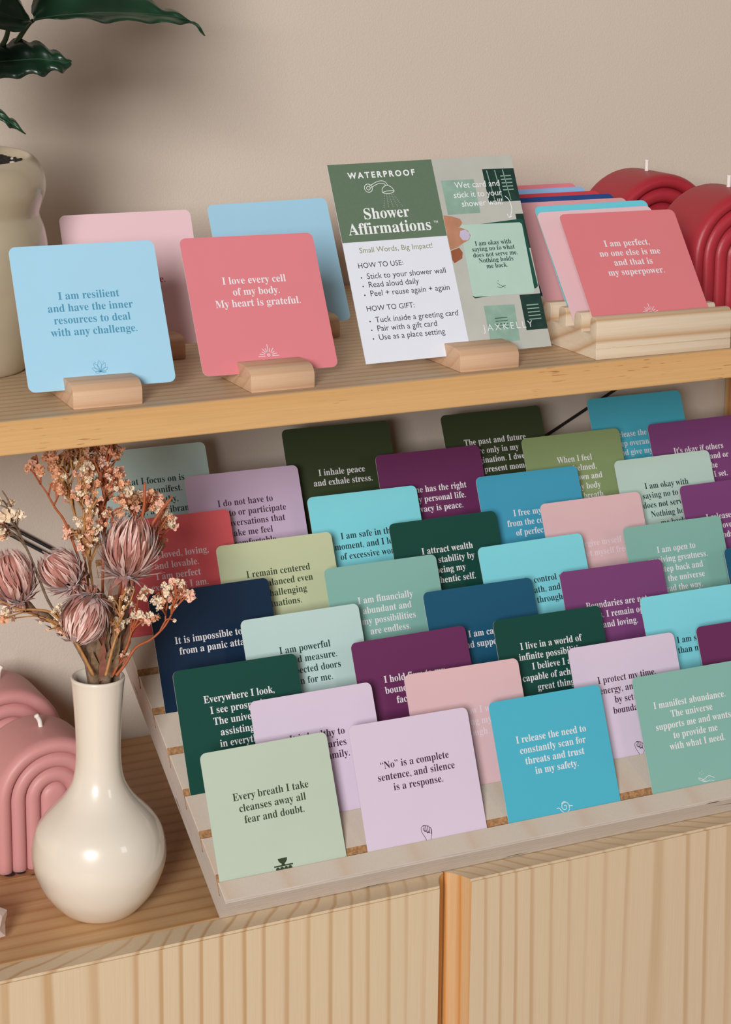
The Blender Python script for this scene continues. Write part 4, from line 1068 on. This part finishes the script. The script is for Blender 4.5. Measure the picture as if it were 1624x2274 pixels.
# leaves of the same plant that spread beyond the frame
leaf(A([(20, -60, 2), (80, -150, 1), (160, -230, 0), (250, -280, -1), (330, -300, -1)], 53),
     [(-.5, .3, .5), (-1.4, .4, 1.6), (-1.2, .4, 1.9), (-.6, .3, 1.2), (0, 0, 0)], [(.4, -.3, -.5), (1.3, -.8, -1.4), (1.1, -.9, -1.7), (.6, -.3, -1.0), (0, 0, 0)])
leaf(A([(-60, 60, 0), (-160, -40, -1), (-260, -90, -2), (-380, -80, -3)], 52), [(0, .3, .6), (0, .8, 2.2), (0, .6, 2.0), (0, 0, 0)], [(0, -.3, -.5), (0, -.9, -2.0), (0, -.8, -1.6), (0, 0, 0)])
leaf(A([(-80, 180, -1), (-170, 130, -2), (-260, 120, -4), (-350, 150, -5)], 51), [(0, .3, .6), (0, .8, 1.6), (0, .6, 1.5), (0, 0, 0)], [(0, -.3, -.5), (0, -.9, -1.5), (0, -.8, -1.3), (0, 0, 0)])
rl = random.Random(12)
for (x0, y0, x1, y1, w_, yy) in [(-40, -40, 180, -200, 2.6, 50), (-90, -120, 60, -330, 2.8, 49), (-150, 20, -60, -240, 2.8, 51), (-60, -10, -240, -260, 2.6, 48), (-170, 60, -330, -140, 2.6, 52), (-120, 200, -300, 230, 2.4, 49), (20, -120, 260, -140, 2.3, 47), (10, -90, -210, 40, 2.9, 44.5), (60, -60, -120, -190, 3.0, 45.5), (-20, 30, -260, 130, 2.6, 45), (-60, 150, -280, 60, 2.4, 46.5), (40, -30, 210, -90, 1.6, 51.5)]:
    leaf(A([(x0, y0, 0), (x0+(x1-x0)*.3, y0+(y1-y0)*.3-14, -1), (x0+(x1-x0)*.65, y0+(y1-y0)*.65-16, -1.5), (x1, y1, -1)], yy),
         [(-.2, .3, .4), (-.6*w_*.5, .3, w_*.8), (-.4*w_*.5, .3, w_*.75), (0, 0, 0)], [(.2, -.3, -.4), (.6*w_*.5, -.5, -w_*.8), (.4*w_*.5, -.5, -w_*.7), (0, 0, 0)])
for L_ in ([(-60, 330, 4), (-30, 220, 2.5), (5, 150, 1), (38, 92, .3), (62, 56, 0), (74, 45, 0)], [(-65, 330, 4), (-40, 200, 2), (-12, 128, .8), (10, 92, .4), (18, 66, 0), (22, 40, -.5)],
           [(-75, 330, 4.5), (-100, 240, 3), (-110, 150, 2)], [(-70, 330, 3.5), (-75, 290, 1), (-60, 250, 0)], [(-75, 330, 5), (-60, 150, 3), (-10, 10, 2), (20, -60, 2.5)], [(-80, 330, 4), (-90, 200, 1), (-60, 60, 0)], [(-80, 330, 3), (-95, 250, 0), (-80, 180, -1)]):
    mb = MB(); P = catmull(A(L_, 51.5 if L_[0][2] == 4 else 51), 6); P[-1] = P[-1]
    mb.add(tube(P, [.0022-.0009*i/len(P) for i in range(len(P))], 7)); child(plant, 'stem', mb.mesh('stem', [stg]))

# ------------------------------------------------------------------ light
def area(name, loc, target, sx, sy, watts, col):
    l = bpy.data.lights.new(name, 'AREA'); l.shape = 'RECTANGLE'; l.size = sx; l.size_y = sy; l.energy = watts; l.color = col
    o = bpy.data.objects.new(name, l); C.objects.link(o); o.location = loc
    d = (target-loc).normalized(); o.rotation_euler = d.to_track_quat('-Z', 'Y').to_euler()
    return o
area('window_daylight', V(-240, -300, 150), V(5, 50, 15), 1.0, 1.3, 182, (1.0, .985, .97))
area('far_window_daylight', V(120, -210, 120), V(10, 50, 15), .5, .8, 4, (.95, .97, 1.0))
w = bpy.data.worlds.new('room'); bpy.context.scene.world = w; w.use_nodes = True
w.node_tree.nodes['Background'].inputs[0].default_value = (1.0, .86, .72, 1); w.node_tree.nodes['Background'].inputs[1].default_value = .13
vs = bpy.context.scene.view_settings
vs.view_transform = 'Standard'; vs.look = 'None'; vs.gamma = 1; vs.use_curve_mapping = False; vs.exposure = 0
